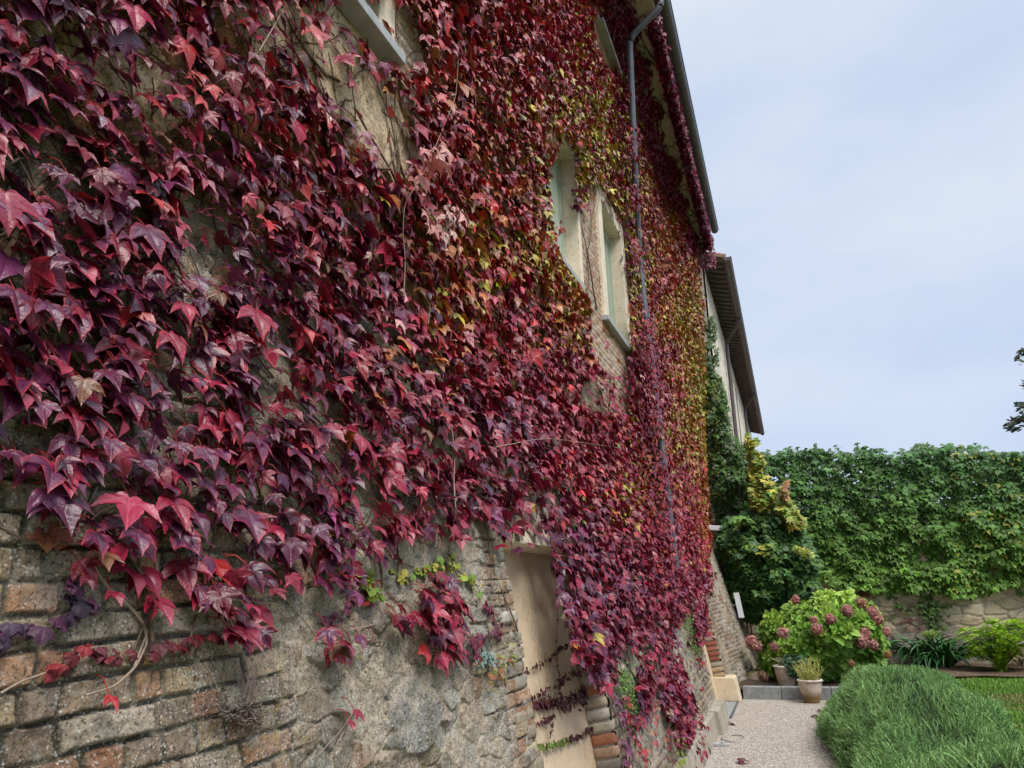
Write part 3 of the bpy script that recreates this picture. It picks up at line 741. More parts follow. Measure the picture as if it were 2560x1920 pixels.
wb = thing('white_board', 'narrow white board fixed upright beyond the bare end of the stone buttress', 'board', (p1[0], 15.7, 0))
m = MB(); m.hexa([(p_[0]+x, 15.7+y*.03, p_[2]) for x in (-.02, .08) for y in (0, 1) for p_ in (p1, p0)]); m.build('panel', M_white, wb, bevel=.004)
m = MB(); m.tube([(p1[0]-.35, 15.72, (p0[2]+p1[2])/2), (p1[0], 15.72, (p0[2]+p1[2])/2)], .015, 6); m.build('bracket', M_lead, wb); place(wb)
p = hZ(1802, 1862, .02)
m = MB(); m.box(p[0]-.12, p[0]+.10, p[1]-.03, p[1]+.03, .004, .035); m.tube([(p[0]+.02, p[1], .035), (p[0]+.02, p[1], .05)], .02, 8)
tag(m.build('wall_bracket', M_sill, None, bevel=.004), 'little grey metal stub lying at the foot of the concrete plinth', 'metal stub')
p = hZ(1832, 1846, .012); th = np.linspace(.3, 5.6, 24)
m = MB(); m.tube(np.stack([p[0]+.13*np.cos(th), p[1]+.20*np.sin(th), .010+.01*np.sin(th*2)], 1), .005, 5)
tag(m.build('wire_loop', M_lead, None, True), 'thin grey loop of wire lying on the gravel path', 'wire')

# ================================================================== CREEPER ON THE HOUSE
CLS = {'P': (.092, .013, .046), 'C': (.205, .010, .032), 'R': (.33, .018, .018), 'O': (.33, .105, .018), 'Y': (.32, .27, .024), 'G': (.09, .18, .028), 'M': (.17, .010, .042), 'K': (.55, .25, .22)}
CK = list(CLS); CA = np.array([CLS[k] for k in CK])
CP_ = [(100, 200, 'P.6C.4'), (100, 600, 'P.6C.4'), (300, 400, 'P.5C.4R.1'), (500, 700, 'P.6C.35R.05'), (300, 1000, 'P.7C.3'), (600, 1150, 'P.65C.35'), (900, 1000, 'C.65P.3R.05'), (650, 250, 'C.5R.25P.25'),
       (1000, 150, 'C.4R.45O.15'), (1150, 100, 'C.5R.4O.1'), (1200, 250, 'R.4C.2O.25Y.15'), (1270, 150, 'C.5R.3Y.2'), (1300, 280, 'Y.5R.2C.3'), (1330, 400, 'Y.4C.6'), (1370, 500, 'Y.4M.6'), (1050, 420, 'R.4O.4C.2'),
       (1000, 550, 'R.35O.4Y.1C.15'), (1120, 550, 'R.35O.3Y.35'), (1230, 640, 'O.4Y.3R.3'), (1100, 700, 'C.6R.3O.1'), (800, 600, 'C.55P.35R.1'), (1150, 850, 'C.8R.2'), (1100, 950, 'C.8P.2'), (1300, 950, 'C.7R.2K.1'),
       (1200, 1250, 'P.6C.4'), (1350, 1250, 'P.4C.6'), (1450, 1150, 'C.8P.1R.1'), (1400, 200, 'M.5C.5'), (1420, 320, 'M.5C.5'), (1500, 520, 'M.7C.3'), (1470, 450, 'O.5R.2M.3'), (1440, 600, 'R.3O.3C.4'), (1480, 700, 'O.6Y.3R.1'),
       (1510, 800, 'Y.7O.2G.1'), (1530, 900, 'Y.5G.3O.2'), (1490, 900, 'Y.4O.4R.2'), (1520, 1000, 'O.6R.3Y.1'), (1500, 1060, 'R.5C.4O.1'), (1540, 640, 'M.7O.3'), (1420, 900, 'C.8M.2'), (1450, 780, 'C.5O.3M.2'), (1390, 820, 'C.7M.3'),
       (950, 350, 'R.4C.4K.1'), (1480, 620, 'O.6Y.2R.2'), (1500, 600, 'M.5O.5'), (1520, 760, 'O.5Y.5'), (1535, 1090, 'O.5C.5'), (400, 1330, 'P.4C.6'), (960, 1340, 'C.8P.2'), (1460, 540, 'O.4R.3M.3'), (1330, 330, 'Y.45C.35M.2'), (1060, 650, 'O.3R.4C.2Y.1'),
       (1535, 860, 'Y.4G.6'), (1525, 820, 'Y.7G.2O.1'), (1540, 940, 'G.6Y.4'), (1505, 860, 'Y.7O.3'), (1535, 1000, 'O.4Y.6'), (1520, 960, 'Y.6O.4'), (1540, 1050, 'O.8Y.2'), (1515, 900, 'Y.6O.4'), (1500, 780, 'O.5Y.5'), (1530, 720, 'O.5R.2Y.3'), (1280, 240, 'Y.7C.3'), (1310, 320, 'Y.7C.3'), (1350, 450, 'Y.6C.4'), (1365, 560, 'Y.6M.4'), (1480, 1000, 'C.6R.3O.1'), (1500, 1130, 'C.8R.2'), (1465, 880, 'C.5O.3R.2'),
       (1450, 500, 'O.6Y.2R.2'), (1455, 570, 'O.55Y.25R.2'), (1465, 650, 'O.5Y.4R.1'), (1490, 680, 'O.45Y.55'), (1480, 760, 'O.5Y.4R.1'), (1505, 740, 'Y.6O.4'), (1490, 830, 'Y.6O.4'), (1475, 820, 'O.6R.2Y.2'), (1520, 1040, 'O.7Y.2R.1'), (1420, 480, 'M.5O.5'), (1500, 950, 'O.5Y.3R.2'), (1490, 560, 'M.3O.5Y.2'), (1500, 900, 'Y.5O.4C.1'), (1530, 1080, 'O.7Y.2C.1'), (1505, 1000, 'O.5C.35Y.15'), (1480, 940, 'O.45C.35Y.2'), (1535, 1120, 'O.5R.4Y.1'), (1450, 1450, 'C.7P.3'), (1490, 1560, 'C.6P.4'), (1400, 1500, 'P.6C.4'), (1480, 1300, 'C.8P.2')]
cpx = np.array([(a*S2, b_*S2) for a, b_, _ in CP_]); cpw = np.zeros((len(CP_), len(CK)))
import re
for i, (_, _, s_) in enumerate(CP_):
    for k, v in re.findall(r'([A-Z])(\.\d+)', s_): cpw[i, CK.index(k)] = float(v)
def pick_class(px, py):
    px = px+np.where(px > 1560, 18, 50)*(vnoise(px/70, py/70, 90)-.5)*2; py = py+50*(vnoise(px/70, py/70, 91)-.5)*2
    d2 = (px[:, None]-cpx[None, :, 0])**2+(py[:, None]-cpx[None, :, 1])**2
    wv = 1/(d2+900)**3.0; P = wv @ cpw; P /= P.sum(1)[:, None]
    return (P.cumsum(1) < rng.random((len(px), 1))).sum(1).clip(0, len(CK)-1)

BARE = [(Q((560, 0), (690, 0), (770, 100), (870, 160), (910, 330), (880, 385), (800, 300), (700, 190), (620, 110)), .55), (Q((690, 0), (835, 0), (835, 140), (800, 110)), 1), (Q((830, 0), (885, 0), (930, 130), (890, 165), (830, 140)), .95), (Q((690, 150), (760, 140), (860, 190), (890, 260), (900, 350), (850, 370), (790, 290), (720, 240)), .85),
        (Q((480, 10), (540, 60), (560, 110), (640, 190), (560, 150), (490, 60)), .6), (Q((20, 20), (150, 60), (260, 150), (330, 250), (250, 220), (120, 110)), .5), (Q((740, 430), (770, 420), (780, 480), (740, 480)), .8),
        (Q((1186, 400), (1192, 360), (1208, 320), (1225, 300), (1244, 330), (1258, 620), (1228, 588), (1200, 530)), 1), (Q((1248, 455), (1285, 430), (1290, 690), (1275, 650), (1250, 612)), 1), (Q((1270, 400), (1290, 392), (1348, 462), (1366, 775), (1283, 718), (1278, 500)), 1),
        (Q((1275, 640), (1300, 710), (1355, 755), (1362, 815), (1320, 815), (1280, 770)), .98), (Q((1235, 850), (1290, 810), (1360, 820), (1362, 890), (1290, 895), (1225, 875)), .82), (Q((1130, 1060), (1210, 1050), (1220, 1100), (1150, 1120)), .85),
        (Q((1100, 1120), (1200, 1110), (1210, 1180), (1100, 1175)), .6), (Q((1280, 50), (1300, 20), (1325, 60), (1330, 165), (1300, 130)), 1), (Q((1095, 1195), (1190, 1190), (1215, 1300), (1240, 1420), (1275, 1500), (1300, 1700), (1160, 1700), (1120, 1400)), 1),
        (Q((1342, 480), (1362, 470), (1376, 720), (1358, 740), (1345, 560)), .8), (Q((1040, 1190), (1100, 1190), (1150, 1520), (1080, 1500)), .93), (Q((1195, 290), (1225, 280), (1250, 340), (1240, 450), (1215, 330)), .4)]
GAPS = [(180, 790, 70, 45, .6), (80, 920, 100, 55, .92), (210, 925, 60, 40, .65), (300, 1010, 50, 30, .5), (60, 1180, 110, 90, .95), (400, 890, 50, 40, .6), (330, 530, 40, 30, .5), (790, 1060, 40, 60, .7), (540, 1080, 50, 30, .6), (430, 1110, 40, 30, .5),
        (680, 1110, 40, 30, .5), (1010, 900, 30, 40, .4), (60, 560, 30, 60, .6), (740, 780, 30, 30, .5), (130, 260, 60, 60, .45), (50, 720, 40, 40, .5), (270, 690, 40, 30, .5), (420, 560, 40, 30, .4), (560, 640, 30, 30, .35), (820, 880, 30, 30, .35), (640, 1000, 40, 40, .4),
        (900, 1100, 30, 40, .4), (1000, 1000, 20, 50, .5), (350, 980, 40, 40, .45), (480, 1010, 30, 30, .4), (1440, 1380, 60, 60, .45), (1410, 1100, 25, 60, .35), (220, 1130, 40, 60, .5), (380, 1240, 30, 40, .5), (250, 1280, 40, 60, .6)]
LOWX = np.array([0, 60, 100, 150, 200, 300, 350, 420, 470, 520, 600, 650, 690, 760, 830, 870, 900, 1000, 1050, 1100, 1190, 1200, 1230, 1290, 1330, 1360, 1420, 1450, 1480, 1500, 1530, 1545, 1600])*S2
LOWY = np.array([1060, 1060, 1150, 1220, 1290, 1370, 1360, 1300, 1290, 1360, 1300, 1280, 1270, 1300, 1240, 1200, 1190, 1170, 1160, 1185, 1180, 1330, 1430, 1500, 1480, 1400, 1470, 1440, 1330, 1300, 1250, 1130, 1100])*S2
EXTRA = [(960, 1310, 45, 60), (975, 1390, 35, 50), (870, 1340, 30, 25), (480, 1240, 60, 90), (545, 1345, 45, 40), (735, 1395, 40, 25), (1455, 1480, 25, 70), (1480, 1550, 22, 70), (1395, 1480, 15, 50), (1515, 1330, 12, 60), (1440, 1250, 90, 60)]
def density(px, py, n1):
    jx = px+70*(n1-.5); jy = py+90*(n1-.5)
    lo = np.interp(px, LOWX, LOWY)
    d = sstep(0, -110, jy-lo-20)
    for cx, cy, rx, ry in EXTRA:
        d = np.maximum(d, .95*sstep(1.25, .8, np.hypot((px/S2-cx)/rx, (py/S2-cy)/ry)))
    for cx, cy, rx, ry, st in GAPS:
        d = d*(1-st*np.exp(-1.2*(((px/S2-cx)/rx)**2+((py/S2-cy)/ry)**2)**1.5))
    for poly, st in BARE:
        d = np.where(inpoly(px, py, poly), d*(1-st), d)
    return d

def frames(n, nrm, th, side=.35, roll=.35):
    """tip direction and face normal of leaves hanging on a wall whose outward normals are nrm"""
    z = np.array([0, 0, 1.]); nrm = unit(nrm); sd_ = unit(np.cross(np.broadcast_to(z, nrm.shape), nrm))
    th = np.asarray(th)[:, None]
    up = unit(np.cross(nrm, sd_))
    T = -up*np.cos(th)+nrm*np.sin(th)+sd_*rng.normal(0, side, (n, 1))
    N = nrm*np.cos(th)+up*np.sin(th)
    T = unit(T); N = unit(N-T*np.sum(N*T, 1)[:, None]); S = np.cross(T, N); r = rng.normal(0, roll, (n, 1))
    return T, N*np.cos(r)+S*np.sin(r)

M_red = leaf_mat('creeper_leaf', .38, .58, .10)
M_stem = noisy_mat('creeper_bark', (.10, .065, .045), (.20, .14, .10), 40, .9, .2, .4, .004)
M_twig = noisy_mat('pale_twig', (.24, .18, .13), (.36, .28, .21), 40, .85, .2, .3, .003)
M_petiole = noisy_mat('red_leafstalk', (.22, .02, .02), (.32, .04, .03), 30, .6, .3, .1, .002)

def wall_points(n, y0, y1, z0, z1):
    y = rng.uniform(y0, y1, n); z = rng.uniform(z0, z1, n)
    x = XU+KB*np.maximum(0, ZB-z); return np.stack([x, y, z], 1)
cand = np.concatenate([wall_points(int(740*2.2*9), .5, 2.7, .8, 9.75), wall_points(int(620*3*9.5), 2.7, 5.7, .3, 9.75), wall_points(int(700*4*9.5), 5.7, 9.7, .3, 9.75), wall_points(int(820*7.8*9.5), 9.7, 17.5, .3, 9.75)])
nrm = np.where((cand[:, 2] < ZB)[:, None], NB[None], np.array([[1., 0, 0]]))
lump = fbm(cand[:, 1]*1.6, cand[:, 2]*1.6, 3, 97)
offs = .025+rng.random(len(cand))*.075+.11*np.clip(lump-.3, 0, 1)
offs += .34*sstep(13.5, 17.3, cand[:, 1])*sstep(3.2, 8.5, cand[:, 2])*rng.uniform(.4, 1, len(cand))
px, py = proj(cand+nrm*offs[:, None])
vis = (px > -320) & (px < 2300) & (py > -420) & (py < 2150)
cand, px, py, nrm, offs = cand[vis], px[vis], py[vis], nrm[vis], offs[vis]
n1 = fbm(cand[:, 1]*3.5, cand[:, 2]*3.5, 3, 95)
dn = density(px, py, n1)
dn *= np.where(cand[:, 1] < 2.7, .88, 1.)*(.72+.5*sstep(.35, .55, fbm(cand[:, 1]*5, cand[:, 2]*5, 2, 96)))
ok = rng.random(len(cand)) < dn
cand, px, py, dn, nrm, offs = cand[ok], px[ok], py[ok], dn[ok], nrm[ok], offs[ok]
cls = pick_class(px, py); n = len(cand)
th = np.radians(np.where(cand[:, 2] > 3.3, rng.normal(30, 13, n), rng.normal(34, 17, n)))
T, N = frames(n, nrm, th, .34, .42)
dist = np.linalg.norm(cand-EYE, axis=1)
size = .056*np.exp(rng.normal(0, .24, n))*np.where(dist < 3.2, .92, 1.)*np.where(cand[:, 2] > 6.5, .9, 1)*np.where(cand[:, 1] > 9, 1.08, 1)
pos = cand+nrm*offs[:, None]-T*(size*.45)[:, None]
col = CA[cls]*np.exp(rng.normal(0, .30, (n, 1)))*np.exp(rng.normal(0, .08, (n, 3)))
brn = rng.random(n) < .015; col[brn] = np.array([.17, .075, .035])*rng.uniform(.7, 1.2, (brn.sum(), 1))
rim = np.where(np.isin(cls, [CK.index('Y'), CK.index('O'), CK.index('G')])[:, None], np.array([[.34, .05, .015]]), np.array([[.40, .022, .038]]))*rng.uniform(.6, 1.2, (n, 1))
rimw = np.where(dist > 7.5, .4, 1)*rng.choice([.1, .4, .95], n, p=[.35, .35, .30])*np.where(dist > 4, .55, 1)*np.where(np.isin(cls, [CK.index(k) for k in 'YG']), .35, 1); heart = np.where(rng.random(n) < .10, rng.uniform(.5, 1, n), rng.uniform(0, .22, n))
fold = rng.uniform(.15, .62, n); curl = np.abs(rng.normal(.06, .16, n)); wid = rng.uniform(.82, 1.08, n)
isfar = (cand[:, 1] > 12.2) & np.isin(cls, [CK.index(k) for k in 'YOGR']) & (px > 1640)
kk = cls == CK.index('K')

ivy = thing('red_creeper', 'huge crimson and burgundy creeper climbing the near wall of the old house', 'climbing plant', (-1.2, 6, 0))
ivy2 = thing('autumn_creeper', 'orange and olive creeper on the far end of the house wall, beside the green ivy', 'climbing plant', (-1.2, 16, 0))
def add_sel(L, s_):
    for tpl, q in ((T_HI, s_ & (dist < 3.3)), (T_MID, s_ & (dist >= 3.3) & (dist < 7.5)), (T_LOW, s_ & (dist >= 7.5))):
        L.add(tpl, pos[q], T[q], N[q], size[q], col[q], rim[q], rimw[q], fold[q], curl[q], heart[q], wid[q], np.where(dist[q] < 7.5, .03, 0))
L = Leaves(); add_sel(L, ~isfar & ~kk)

# leaves one can single out near the lens: centre, width, class, turn (degrees)
HERO = [(70, 480, 135, 'P', 0), (110, 545, 100, 'P', 10), (330, 512, 115, 'P', -10), (45, 850, 115, 'C', 5), (112, 1020, 135, 'P', 25), (385, 1095, 115, 'C', 0), (205, 1000, 80, 'P', -15), (545, 1130, 130, 'P', 10), (590, 1190, 110, 'P', 0),
        (475, 1235, 110, 'R', -12), (350, 1312, 105, 'C', 0), (515, 1330, 70, 'P', 0), (570, 1330, 80, 'C', -20), (215, 1170, 90, 'P', 0), (300, 1165, 95, 'P', 10), (405, 1170, 95, 'P', -15), (650, 1190, 90, 'P', 0), (640, 1250, 100, 'P', 5), (700, 1265, 80, 'P', 5),
        (240, 965, 80, 'P', 15), (500, 935, 60, 'R', 0), (560, 965, 100, 'P', 10), (650, 985, 90, 'P', 0), (450, 985, 90, 'P', -5), (800, 975, 80, 'C', 0), (760, 1080, 75, 'C', 0), (705, 1070, 80, 'P', 5), (290, 870, 90, 'P', 0), (380, 740, 100, 'C', -10), (560, 690, 110, 'C', 5),
        (290, 790, 100, 'P', 10), (170, 690, 110, 'P', 0), (40, 650, 120, 'P', 0), (330, 430, 90, 'R', 0), (320, 370, 90, 'C', 10), (130, 790, 90, 'C', 20), (60, 185, 120, 'P', 5), (150, 230, 90, 'P', 10), (215, 250, 80, 'P', 0), (430, 380, 90, 'C', 0), (905, 420, 60, 'R', 15),
        (930, 1290, 60, 'C', 0), (985, 1290, 70, 'C', -10), (1010, 1330, 60, 'P', 0), (940, 1350, 60, 'C', 10), (985, 1380, 70, 'P', 0), (920, 1410, 60, 'R', 10), (960, 1440, 60, 'C', 0), (1000, 1420, 50, 'P', -15), (715, 1412, 50, 'R', 0), (750, 1420, 60, 'P', -10), (780, 1385, 50, 'P', 10),
        (865, 1345, 55, 'R', 0), (900, 1335, 50, 'C', 0), (775, 1545, 45, 'C', -15), (760, 1565, 30, 'C', 30), (535, 1385, 70, 'C', 0), (245, 1515, 55, 'R', -5), (1000, 920, 75, 'C', 0), (905, 880, 80, 'C', 0), (860, 830, 80, 'R', 0), (250, 1290, 60, 'C', 0), (430, 1280, 70, 'P', 10)]
hp = []; hs = []; hc = []; hr = []; hn = []
for x, y, wpx, k, tw in HERO:
    p = wall_hit(x*S2, y*S2, .115 if y < 1180 else .07); dpt = (p-EYE) @ _f
    hp.append(p); hs.append(wpx*S2*dpt/F/1.66); hc.append(CLS[k]); hr.append(math.radians(tw)); hn.append(NB if p[2] < ZB else np.array([1., 0, 0]))
hp = np.array(hp); hs = np.array(hs); hc = np.array(hc)*1.12; hn = np.array(hn); hr = np.array(hr); m_ = len(hp)
hT, hN = frames(m_, hn, np.radians(rng.normal(30, 6, m_)), .02, .16)
hS = np.cross(hT, hN); hT2 = hT*np.cos(hr)[:, None]+hS*np.sin(hr)[:, None]
hpos = hp-hT2*(hs*.45)[:, None]
L.add(T_HI, hpos, hT2, hN, hs, hc, np.array([[.46, .024, .045]]), rng.uniform(.55, 1., m_), rng.uniform(.3, .6, m_), rng.uniform(.03, .25, m_), np.where(rng.random(m_) < .25, .7, .1), 1., .025)
L.build('foliage', M_red, ivy)
L = Leaves(); add_sel(L, isfar & ~kk); L.build('foliage', M_red, ivy2)

# leaf stalks of the near leaves
mb = MB(); q = np.where((dist < 3.4) & ~isfar)[0]
for i in q:
    a = pos[i]; b_ = a-nrm[i]*min(offs[i]+.01, .05)+np.array([0, rng.normal(0, .015), rng.uniform(.02, .06)]); mdl = (a+b_)/2+np.array([0, 0, .012])
    mb.tube([a, mdl, b_], .0016, 3, cap=False)
for i in range(m_):
    a = hpos[i]; b_ = a-hn[i]*.05+np.array([0, rng.normal(0, .015), rng.uniform(.03, .06)]); mb.tube([a, (a+b_)/2+np.array([0, 0, .015]), b_], .0014, 4, cap=False)
mb.build('leafstalk', M_petiole, ivy, True)

# woody stems creeping on the wall
def blocked(p):
    y, z = p[1], p[2]
    for a, b_, t in NICHES:
        if a-.05 < y < b_+.05 and z < t+.02: return True
    for a, b_, lo, hi, wd in WINS:
        if a-.03 < y < b_+.03 and lo-.06 < z < hi+.03: return True
    return False
def creep(mb, y, z, ang, length, rad, depth=0, step=.06, off=.018):
    P = []; 
    for k in range(int(length/step)):
        p = np.array([XU+KB*max(0, ZB-z), y, z])
        if blocked(p) or z > 9.6 or z < .35 or y > 17.4 or y < .4: break
        P.append(p+(NB if z < ZB else np.array([1., 0, 0]))*(off+rad+.012*math.sin(k*.9+y*5)))
        ang += random.gauss(0, .16)+(math.pi/2-ang)*.03
        y += math.cos(ang)*step; z += math.sin(ang)*step
        if depth < 2 and random.random() < .07: creep(mb, y, z, ang+random.choice((-1, 1))*random.uniform(.4, 1.1), length*random.uniform(.3, .6), rad*.6, depth+1, step, off)
    if len(P) > 2: mb.tube(P, np.linspace(rad, rad*.45, len(P)), 5 if rad > .004 else 3, cap=False)
mb = MB()
for k in range(46): creep(mb, random.uniform(.7, 4.5), random.uniform(1.55, 3.6), random.uniform(.9, 2.3), random.uniform(.8, 2.6), random.uniform(.0025, .0075))
for k in range(46): creep(mb, random.uniform(4, 17), random.uniform(.6, 6), random.uniform(1.0, 2.2), random.uniform(1.5, 4), random.uniform(.004, .012), step=.12)
for k in range(10): creep(mb, random.uniform(1.5, 3.4), random.uniform(3.3, 4.2), random.uniform(.9, 1.9), random.uniform(.8, 1.6), random.uniform(.004, .009))
for k in range(26):                                       # the net of stems over the eave
    y = random.uniform(7, 17); P = []
    for j in range(12):
        P.append((XU+.26+.044*j, y, 9.655+.0066*j-.01)); y += random.gauss(.05, .14)
    mb.tube(P, .009, 4, cap=False)
mb.build('stem', M_stem, ivy, True)
def strand_tube(mb, pts, off, rad, n=5):
    P = np.array([wall_hit(x, y, off) for x, y in pts]); t = np.linspace(0, 1, len(P)); tt = np.linspace(0, 1, len(P)*4)
    P2 = np.stack([np.interp(tt, t, P[:, k]) for k in range(3)], 1); P2[1:-1] = (P2[:-2]+P2[1:-1]*2+P2[2:])/4
    mb.tube(P2, np.linspace(rad, rad*.6, len(P2)), n, cap=False)
def C3(*p): return [(x/2.304, 1200+y/2.304) for x, y in p]
mb = MB()
for pts, r in ((C3((525, 475), (620, 620), (740, 720), (830, 830), (848, 940), (780, 1080), (660, 1190), (490, 1240)), .0042), (C3((1180, 690), (1340, 690), (1560, 712), (1600, 720)), .003), (C3((1590, 620), (1700, 740), (1830, 910), (1920, 960), (2030, 1130)), .003),
               (C3((0, 1230), (120, 1160), (270, 1110), (400, 1050), (500, 1020)), .003), (C3((2160, 830), (2000, 870), (1920, 910)), .0028), (C3((1820, 1600), (1900, 1510), (1960, 1450), (2040, 1330)), .0018), (C3((330, 30), (340, 150), (350, 270)), .003), (C3((560, 40), (520, 120), (480, 210)), .0035),
               (C3((250, 300), (360, 270), (480, 262), (600, 170), (700, 130)), .0025), (C3((900, 440), (910, 600), (905, 640)), .0025), (C3((1140, 690), (1200, 740), (1280, 800), (1340, 840)), .0025), (C3((1180, 1050), (1240, 1170), (1330, 1330)), .0014), (C3((2140, 1090), (2090, 1200), (2050, 1290)), .0016), (C3((1920, 1060), (1940, 1200), (1930, 1330)), .0012),
               (Q((150, 930), (170, 890), (200, 850), (215, 830), (225, 800)), .0042), (Q((130, 700), (190, 660), (205, 640)), .0035), (Q((290, 1440), (320, 1360)), .003)):
    mb = MB(); strand_tube(mb, pts, .03, r); mb.build('pale_stem', M_twig, ivy, True)
for pts in (Q((872, 640), (876, 560), (870, 500), (874, 440), (905, 390), (935, 330), (960, 270), (985, 210), (990, 130)), Q((560, 110), (590, 60), (612, 20)), Q((985, 1110), (980, 1040), (983, 980), (975, 920)), Q((925, 700), (930, 660), (905, 620)), Q((1100, 960), (1060, 968), (1180, 945), (1340, 968)), Q((1365, 400), (1372, 500), (1385, 640), (1420, 760), (1430, 900)), Q((1372, 560), (1378, 700), (1400, 800))):
    mb = MB(); strand_tube(mb, pts, .12, .0032, 4); mb.build('pale_stem', M_twig, ivy, True)

# faded pink leaves of the dying shoots
def spray(L, pts, n, jit, sz, cols, off=(.06, .14), th=(30, 12), heart=.2, tpl=T_HI, plane=None, side=.4):
    """leaves strung along a photo polyline on the wall"""
    pts = np.array(pts, float); s_ = np.sort(rng.random(n))*(len(pts)-1) if len(pts) > 1 else np.zeros(n)
    i = np.minimum(s_.astype(int), max(0, len(pts)-2)); fr = (s_-i)[:, None]
    p2 = pts[i]*(1-fr)+pts[np.minimum(i+1, len(pts)-1)]*fr+rng.normal(0, 1, (n, 2))*jit
    P = np.array([(plane or wall_hit)(x, y, o) for (x, y), o in zip(p2, rng.uniform(*off, n))])
    nn = np.where((P[:, 2] < ZB)[:, None], NB[None], np.array([[1., 0, 0]]))
    T, N = frames(n, nn, np.radians(rng.normal(*th, n)), side, .35)
    size = sz*np.exp(rng.normal(0, .22, n)); cols = np.array(cols, float); c = cols[rng.integers(len(cols), size=n)]*rng.uniform(.75, 1.2, (n, 1))
    L.add(tpl, P-T*(size*.45)[:, None], T, N, size, c, c*1.25, .5, rng.uniform(.2, .6, n), rng.uniform(.1, .5, n), heart, 1.3 if heart > .8 else 1., .02)
PINK = [(.55, .27, .24), (.62, .36, .32), (.48, .20, .17), (.66, .44, .38)]
L = Leaves()
spray(L, Q((900, 370), (940, 350), (960, 330)), 26, 20, .055, [(.42, .14, .12), (.55, .26, .22), (.50, .20, .16)], (.20, .28))
spray(L, Q((930, 490), (960, 500), (990, 470)), 20, 14, .048, PINK, (.22, .28))
spray(L, Q((975, 450), (990, 470)), 8, 10, .048, PINK, (.22, .28))
for x, y, s_ in ((800, 555, .05), (832, 678, .055), (868, 700, .05), (700, 240, .05), (712, 252, .045), (875, 640, .045)): spray(L, Q((x, y)), 1, 0, s_, PINK, (.20, .24))
spray(L, Q((1395, 830), (1420, 880), (1432, 960)), 60, 12, .05, [(.42, .16, .12), (.5, .22, .18), (.36, .10, .08)], (.18, .28), tpl=T_MID)
spray(L, Q((1340, 900), (1400, 860), (1380, 820)), 26, 20, .05, [(.42, .16, .10), (.40, .22, .08), (.36, .10, .08)], (.08, .15), tpl=T_MID)
spray(L, Q((1415, 1150), (1430, 1210), (1440, 1180)), 18, 12, .05, [(.45, .18, .18), (.36, .08, .08)], (.08, .15), tpl=T_MID)
spray(L, Q((1245, 310), (1250, 350)), 4, 6, .05, PINK, tpl=T_MID)
L.build('faded_foliage', M_red, ivy)
# shoots hanging down the battered base and round the second window
L = Leaves(); PU = [CLS['P'], CLS['P'], (.11, .014, .03)]; CR = [CLS['C'], CLS['C'], CLS['R']]
for pts, nn_, jit, sz, cl in (([(1545, 1745), (1560, 1790), (1566, 1840), (1570, 1925)], 46, 7, .042, PU), ([(1560, 1740), (1590, 1830), (1610, 1910)], 30, 5, .036, CR), ([(1640, 1750), (1635, 1830), (1622, 1915)], 30, 6, .036, [(.25, .05, .05), (.3, .12, .06)]),
                              ([(1672, 1690), (1676, 1800), (1682, 1905)], 34, 6, .036, PU+CR), ([(1704, 1800), (1706, 1860), (1702, 1925)], 26, 6, .036, [(.25, .30, .03), (.18, .24, .03)]), ([(1700, 1680), (1735, 1750), (1760, 1830), (1754, 1910)], 80, 11, .045, CR), ([(1630, 1640), (1642, 1700), (1612, 1780), (1600, 1835)], 60, 10, .048, PU+CR),
                              ([(1722, 1580), (1745, 1640), (1758, 1690)], 40, 9, .045, PU+CR), ([(1760, 1500), (1770, 1560), (1778, 1600)], 40, 8, .05, PU+CR), ([(1450, 380), (1455, 440), (1450, 500), (1452, 530)], 46, 9, .05, [CLS['M'], (.10, .01, .03)]), ([(1445, 330), (1450, 380)], 20, 8, .05, [CLS['M'], (.10, .01, .03)]),
                              ([(1563, 640), (1572, 680), (1585, 720)], 26, 10, .05, [CLS['M'], (.10, .01, .03)]), ([(1500, 480), (1530, 530), (1560, 590)], 30, 12, .05, [CLS['M'], CLS['C'], (.10, .01, .03)]), ([(1395, 560), (1405, 520), (1410, 600)], 5, 8, .05, [(.34, .07, .03)])):
    spray(L, pts, nn_, jit, sz, cl, (.04, .12), tpl=T_MID, heart=.3)
for pts, nn_, jit in (([(1584, 320), (1590, 410)], 90, 10), ([(1590, 460), (1594, 530)], 70, 10), ([(1596, 590), (1600, 660)], 70, 11), ([(1616, 780), (1624, 850)], 90, 11), ([(1624, 860), (1638, 970)], 170, 12), ([(1638, 990), (1648, 1070)], 120, 11), ([(1656, 1130), (1668, 1230)], 130, 12), ([(1577, 190), (1582, 250)], 50, 9), ([(1672, 1230), (1690, 1420)], 150, 14)):
    spray(L, pts, nn_, jit, .05, [CLS['M'], CLS['C'], CLS['R']], (.22, .30), tpl=T_LOW, heart=.2)
L.build('hanging_foliage', M_red, ivy)
